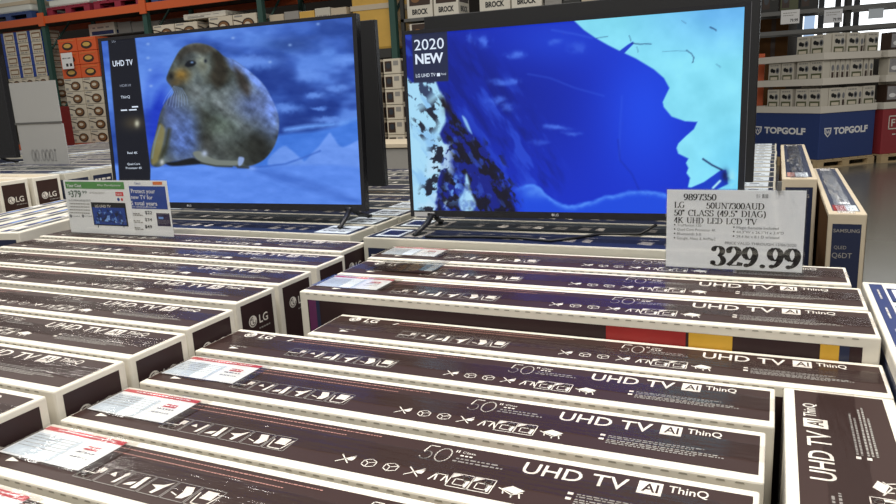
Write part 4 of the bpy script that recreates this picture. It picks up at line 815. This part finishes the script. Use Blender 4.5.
# upper loads on the orange beam
for q, (a, b_, m, lm) in enumerate(((-13.0, -11.75, 'wood_blue', 'wrap_white'), (-11.35, -10.3, 'wood_red', 'wrap_white'), (-10.2, -9.1, 'wood_red', 'wrap_white'), (-8.9, -7.75, 'wood_blue', 'wrap_white'), (-7.7, -6.85, 'wood_blue', 'carton_tan'))):
    w_ = ['blue pallet at the far left on the orange beam', 'red pallet on the orange beam above the orange cartons', 'second red pallet on the orange beam', 'blue pallet on the orange beam above the seal television', 'last blue pallet on the orange beam'][q]
    pallet(a, b_, YR + .02, YR + 1.0, w_, z=3.1005, m=m)
    t = thing('wrapped_load', 'pale wrapped goods standing on the ' + w_, 'load', ((a + b_) / 2, YR + .5, 3.1015 + PAL)); b = MB(); b.box(-(b_ - a) / 2 + .03, (b_ - a) / 2 - .03, -.45, .45, 0, .9, lm, .03); b.build('wrap', t)
    b = MB(); b.box(-(b_ - a) / 2 + .02, (b_ - a) / 2 - .02, -.46, .46, .12, .18, 'print_sky' if q % 2 else 'carton_tan'); b.build('band', t)
# shelf with white pictured cartons above the snowy mountain television
r2 = thing('storage_shelf', 'grey shelf holding the lettered white cartons above the snowy mountain television', 'rack', (-3, YR, 0))
def S_(x0, x1, y0, y1, z0, z1, m, name, root=r2, org=(-3, YR)): b = MB(); b.box(x0 - org[0], x1 - org[0], y0 - org[1], y1 - org[1], z0, z1, m); return b.build(name, root)
S_(-4.4, -1.6, YR, YR + .7, 2.43, 2.47, 'rack_grey', 'shelf'); S_(-4.4, -1.6, YR, YR + .7, 2.0, 2.04, 'rack_grey', 'shelf'); S_(-4.4, -1.6, YR, YR + .7, 1.0, 1.04, 'rack_grey', 'shelf')
for x in (-4.4, -1.65):
    for yy in (YR, YR + .65): S_(x, x + .05, yy, yy + .05, 0, 3.4, 'rack_dark', 'post')
for q, (a, b_) in enumerate(((-4.3, -3.92), (-3.9, -3.54), (-3.24, -2.82), (-2.8, -2.4))): carton_box('carton', '%s white carton lettered BROCK from the green post' % ORD[q], 'box', a, b_, YR + .02, YR + .4, 2.47, 2.85, 'lettered white cartons above the mountain television', deco_brock, 'carton_white')
carton_box('carton', 'white pictured carton on the lower shelf, just above the 2020 NEW banner', 'box', -4.28, -3.93, YR + .02, YR + .4, 2.04, 2.4, None, deco_brock, 'carton_white')
t = thing('price_tag', 'tiny white tag clipped to the shelf edge below the lettered cartons', 'sign', (-3.5, YR - .02, 2.3)); b = MB(); b.box(-.05, .05, -.004, 0, 0, .13, 'paper_white'); b.build('card', t)
for q in range(3): carton_box('carton', 'dark grey carton on the shelf %s' % ('right of the lettered cartons', 'second from them', 'farthest from them')[q], 'box', -2.37 + .235 * q, -2.15 + .235 * q, YR + .05, YR + .4, 2.47, 2.7 - .03 * q, None, deco_plain, ('carton_grey', 'rack_dark', 'carton_tan')[q])

# ------------------------------------------------------------------ golf displays at right
def display(K, ang, wa, wb, tag, col, lettering, labelbase, levels, face):
    """cardboard display tower on a pallet: K is its near bottom corner, wa runs along the panel facing right, wb along the panel facing left"""
    t = thing('cardboard_display', labelbase, 'display', (K[0], K[1], PAL), ang)
    bh = levels[0]; b = MB(); b.box(0, wa, 0, wb, 0, bh, col, .01)
    F = Flat(b, (0, 0, 0), (1, 0, 0), (0, 0, 1), .003); G = Flat(b, (0, wb, 0), (0, -1, 0), (0, 0, 1), .003); G.n = np.array([-1.0, 0, 0])
    lettering(F, wa); lettering(G, wb * .94); b.build('base_panel', t)
    for i, z in enumerate(levels):
        b = MB(); lip = .085; b.box(0, wa, 0, wb, z, z + .02, 'tray_white')
        for x0, x1, y0, y1 in ((-.012, wa + .012, -.012, 0), (-.012, wa + .012, wb, wb + .012), (-.012, 0, 0, wb), (wa, wa + .012, 0, wb)): b.box(x0, x1, y0, y1, z - .02, z + lip, 'tray_white')
        b.build('tray', t)
        if i < len(levels) - 1: b = MB(); b.box(wa * .42, wa * .58, wb * .42, wb * .58, z + .02, levels[i + 1], 'tray_white'); b.build('core', t)
    return t
K = (.985, 11.5); ANG = math.radians(44)
def golf_words(F, w):
    F.text('TOPGOLF', w * .25, .385, .095, 'paper_white', w=w * .62, bold=.045)
    X = lambda q: w * (.08 + q * .13)
    F.poly([(X(0), .49), (X(1), .49), (X(.92), .40), (X(.5), .34), (X(.08), .40)], 'paper_white'); F.poly([(X(.14), .47), (X(.86), .47), (X(.8), .41), (X(.5), .365), (X(.2), .41)], 'golf_navy', 2); F.line([(X(.22), .455), (X(.36), .40), (X(.5), .45), (X(.64), .40), (X(.78), .455)], .012, 'paper_white', 3)
LV = (.74, 1.165, 1.545)
display(K, ANG, 1.14, 1.5, 'g', 'golf_navy', golf_words, 'navy cardboard display lettered TOPGOLF with white trays, on a pallet across the open floor', LV, None)
def P_(u, v, z, K=K, ang=ANG): return (K[0] + u * math.cos(ang) - v * math.sin(ang), K[1] + u * math.sin(ang) + v * math.cos(ang), z)
pallet(-.6, .6, -.77, .77, 'wooden pallet under the navy TOPGOLF display', org=P_(.57, .75, 0), rz=ANG)
def golf_box(label, p, rz, w, d, h, group):
    t = thing('golf_pack', label, 'box', p, rz, group); b = MB(); b.box(-w / 2, w / 2, 0, d, 0, h, 'pack_white', .005); F = Flat(b, (-w / 2, 0, 0), (w, 0, 0), (0, 0, h), .002); F.n = np.array([0, -1.0, 0])
    F.rect(.1, .9, .05, .42, 'pack_green'); F.rect(.2, .8, .2, .34, 'cream_carton', 2); F.ell(.3, .66, .14, .1, 'ink_black'); F.ell(.48, .62, .12, .09, 'ink_black'); F.ell(.78, .64, .15, .14, 'ink_grey'); F.ell(.78, .64, .08, .08, 'ink_black', 2); F.words(.15, .85, .86, .06, 'print_grey')
    S = Flat(b, (-w / 2, d, 0), (0, -d, 0), (0, 0, h), .002); S.n = np.array([-1.0, 0, 0]); S.ell(.5, .64, .3, .14, 'ink_grey'); S.rect(.25, .75, .08, .45, 'pan_dark'); b.build('carton', t); return t
for i, z in enumerate(LV):
    tier = ('lowest', 'middle', 'top')[i]
    vs = (.16, .42, .74, 1.02) if i < 2 else (.165, .45)
    for q, v in enumerate(vs): golf_box('%s white golf pack from the corner, darker side, %s tray of navy display' % (ORD[q], tier), P_(.03, v, z + PAL + .0215), ANG - PI / 2, .25, .14, .335, 'golf packs on the navy display')
    if i == 0: us = (.305, .65, 1.005)
    elif i == 1: us = (.705,)
    else: us = (.31, .60, 1.0)
    for q, u in enumerate(us): golf_box('%s white golf pack from the corner, brighter side, %s tray of navy display' % (ORD[q], tier), P_(u, .03, z + PAL + .0215), ANG, .25, .14, .335 if i < 2 else .35, 'golf packs on the navy display')
    sp = {0: (.47, .815), 1: (.215, .315, .415, .515, .90, 1.01), 2: (.775,)}[i]
    for q, u in enumerate(sp): golf_box('%s golf pack turned sideways, brighter side, %s tray of navy display' % (ORD[q], tier), P_(u + .05, .135, z + PAL + .0215), ANG + PI / 2, .2, .085, .33, 'golf packs on the navy display')
K2 = P_(1.24, -.06, 0); A2 = math.radians(38)
def red_words(F, w): F.frame(.12, .29, .40, .60, .018, 'print_ink'); F.text('F', .165, .44, .11, 'print_ink', w=.075, bold=.02); F.text('F', .34, .43, .15, 'print_ink', w=.11, bold=.03); F.text('O', .49, .43, .15, 'print_ink', w=.14, bold=.03); F.words(.2, .9, .3, .02, 'print_ink')
display(K2, A2, 1.2, 1.15, 'r', 'golf_red', red_words, 'red cardboard display cut by the right picture edge beside the navy TOPGOLF one', LV, None)
P2 = lambda u, v, z: P_(u, v, z, K2, A2)
pallet(-.6, .6, -.6, .6, 'wooden pallet under the red cardboard display', org=P2(.6, .57, 0), rz=A2)
for i, z in enumerate(LV):
    for q, u in enumerate((.09, .33, .58)):
        t = thing('shoe_box', '%s dark picture box on the %s tray of the red display' % (ORD[q], ('lowest', 'middle', 'top')[i]), 'box', P2(u + .08, .03, z + PAL + .0215), A2, 'picture boxes on the red display'); b = MB(); b.box(-.11, .11, 0, .2, 0, .335, 'pan_dark' if (q + i) % 2 == 0 else 'pack_white', .005)
        F = Flat(b, (-.11, 0, 0), (.22, 0, 0), (0, 0, .335), .002); F.n = np.array([0, -1.0, 0]); F.rect(.06, .94, .3, .92, 'shoe_photo'); F.ell(.5, .5, .3, .1, 'paper_white', 2); F.words(.1, .9, .1, .08, 'print_grey'); b.build('carton', t)
# wire shelf with price signs, and the bright window behind it
r3 = thing('wire_shelf', 'grey metal shelf frame with two bars in front of the bright window', 'rack', (1.3, 13.6, 0))
R3 = (1.3, 13.6)
def bar_at(p0, p1, y, rad, m, name):
    a, c2 = ony(p0, y), ony(p1, y); b = MB(); b.tube([a - np.array([R3[0], R3[1], 0]), c2 - np.array([R3[0], R3[1], 0])], rad, m); return b.build(name, r3)
z1 = ony((830, 9.5), 13.6)[2]; z2 = ony((830, 29.5), 13.6)[2]
for zz in (z1, z2):
    S_(-.1, 2.9, 13.55, 13.62, zz - .035, zz + .035, 'rack_grey', 'bar', r3, R3); S_(-.1, 2.9, 14.3, 14.37, zz - .03, zz + .03, 'rack_grey', 'bar', r3, R3)
for x in (-.1, 1.43, 2.9):
    for yy in (13.62, 14.24): S_(x - .04, x + .04, yy, yy + .06, 0, 4.2, 'rack_dark', 'post', r3, R3)
def board(px0, px1, y, m, lab, sign=None, grp=None):
    p, q = ony((px0[0], px1[1]), y), ony((px1[0], px0[1]), y); t = thing('price_sign', lab, 'sign', (p[0], y, p[2])); w, h = q[0] - p[0], q[2] - p[2]; b = MB(); b.box(0, w, 0, .006, 0, h, m); F = Flat(b, (0, 0, 0), (1, 0, 0), (0, 0, 1), .002)
    if sign: F.text(sign, w * .5, h * .14, h * .2, 'ink_black', w=w * .42, bold=.02); F.words(w * .12, w * .85, h * .75, h * .05, 'print_grey'); F.words(w * .12, w * .7, h * .58, h * .05, 'print_grey')
    b.build('card', t); return t
board((780.5, 9), (800, 24.5), 13.53, 'paper_white', 'white 79.99 price sign hanging on the shelf bar nearer the mountain television', '79.99')
board((823.5, 8.5), (843, 23.5), 13.53, 'paper_sign', 'grey 79.99 price sign hanging on the shelf bar in front of the bright window', '79.99')
board((868, 8), (884, 19), 13.53, 'paper_cool', 'blank bluish sign on the shelf bar above the red display')
t = thing('carton_stack', 'tall brown carton behind the end of the navy display, beside the mountain television', 'box', (-.36, 14.6, 0), .0); b = MB(); b.box(0, .86, 0, .6, 0, 2.55, 'carton_brown', .01); b.build('carton', t); b = MB(); b.box(.56, .64, -.003, .0, 0, 2.55, 'pan_dark'); b.build('tape', t)
t.name = 'brown_carton'
for q in range(3): carton_box('carton', ('dark green packaged goods on the wire shelf above the white price sign', 'second dark package on the wire shelf', 'third dark package on the wire shelf')[q], 'box', .02 + .32 * q, .31 + .32 * q, 13.66, 14.2, z1 + .035, z1 + .42, None, deco_dark, 'rack_dark' if q != 1 else 'pack_green')
p = ony((762, 85), 13.0); t = thing('post_guard', 'slim orange rack guard post beside the mountain television', 'post', (p[0] - .02, 12.95, 0)); b = MB(); b.box(-.05, .05, 0, .1, 0, 1.85, 'rack_orange', .01); b.build('post', t); b = MB(); b.box(-.1, .1, -.05, .15, 0, .02, 'rack_dark'); b.build('base_plate', t)
# window
wa, wb_ = ony((798, 60), 17.9), ony((896, -60), 17.9)
b = MB(); X0, X1, Zb, Zt = wa[0], 6.5, 1.9, 4.6
b.box(X0, X1, 17.9, 17.92, Zb, Zt, 'daylight'); o = b.build('window_1'); prop(o, kind='structure', label='bright window in the far wall')
b = MB()
for x in (X0, X0 + .42, X0 + .75, X0 + 1.12, X0 + 2.6, X1): b.box(x - .06, x + .06, 17.84, 17.9, Zb, Zt, 'frame_dark')
b.box(X0, X1, 17.84, 17.9, Zb - .08, Zb, 'frame_dark'); b.box(X0, X1, 17.84, 17.9, Zt, Zt + .08, 'frame_dark'); q = b.build('window_frame'); q.parent = o
b = MB(); b.box(X0 + .08, X0 + .3, 17.8, 17.84, Zb, Zt, 'daylight_blue'); q = b.build('tinted_pane'); q.parent = o
# pallets below the television stacks
for x0, x1, y0, y1, lab in ((-.80, .37, -.70, .34, 'pallet under the low centre stack'), (-.78, .56, .36, .92, 'pallet under the raised cartons'), (-2.3, -.95, -.5, .95, 'pallet under the left stack'), (.4, .56, -1.03, .17, 'narrow pallet under the crosswise carton')): pallet(x0, x1, y0, y1, 'wooden ' + lab)
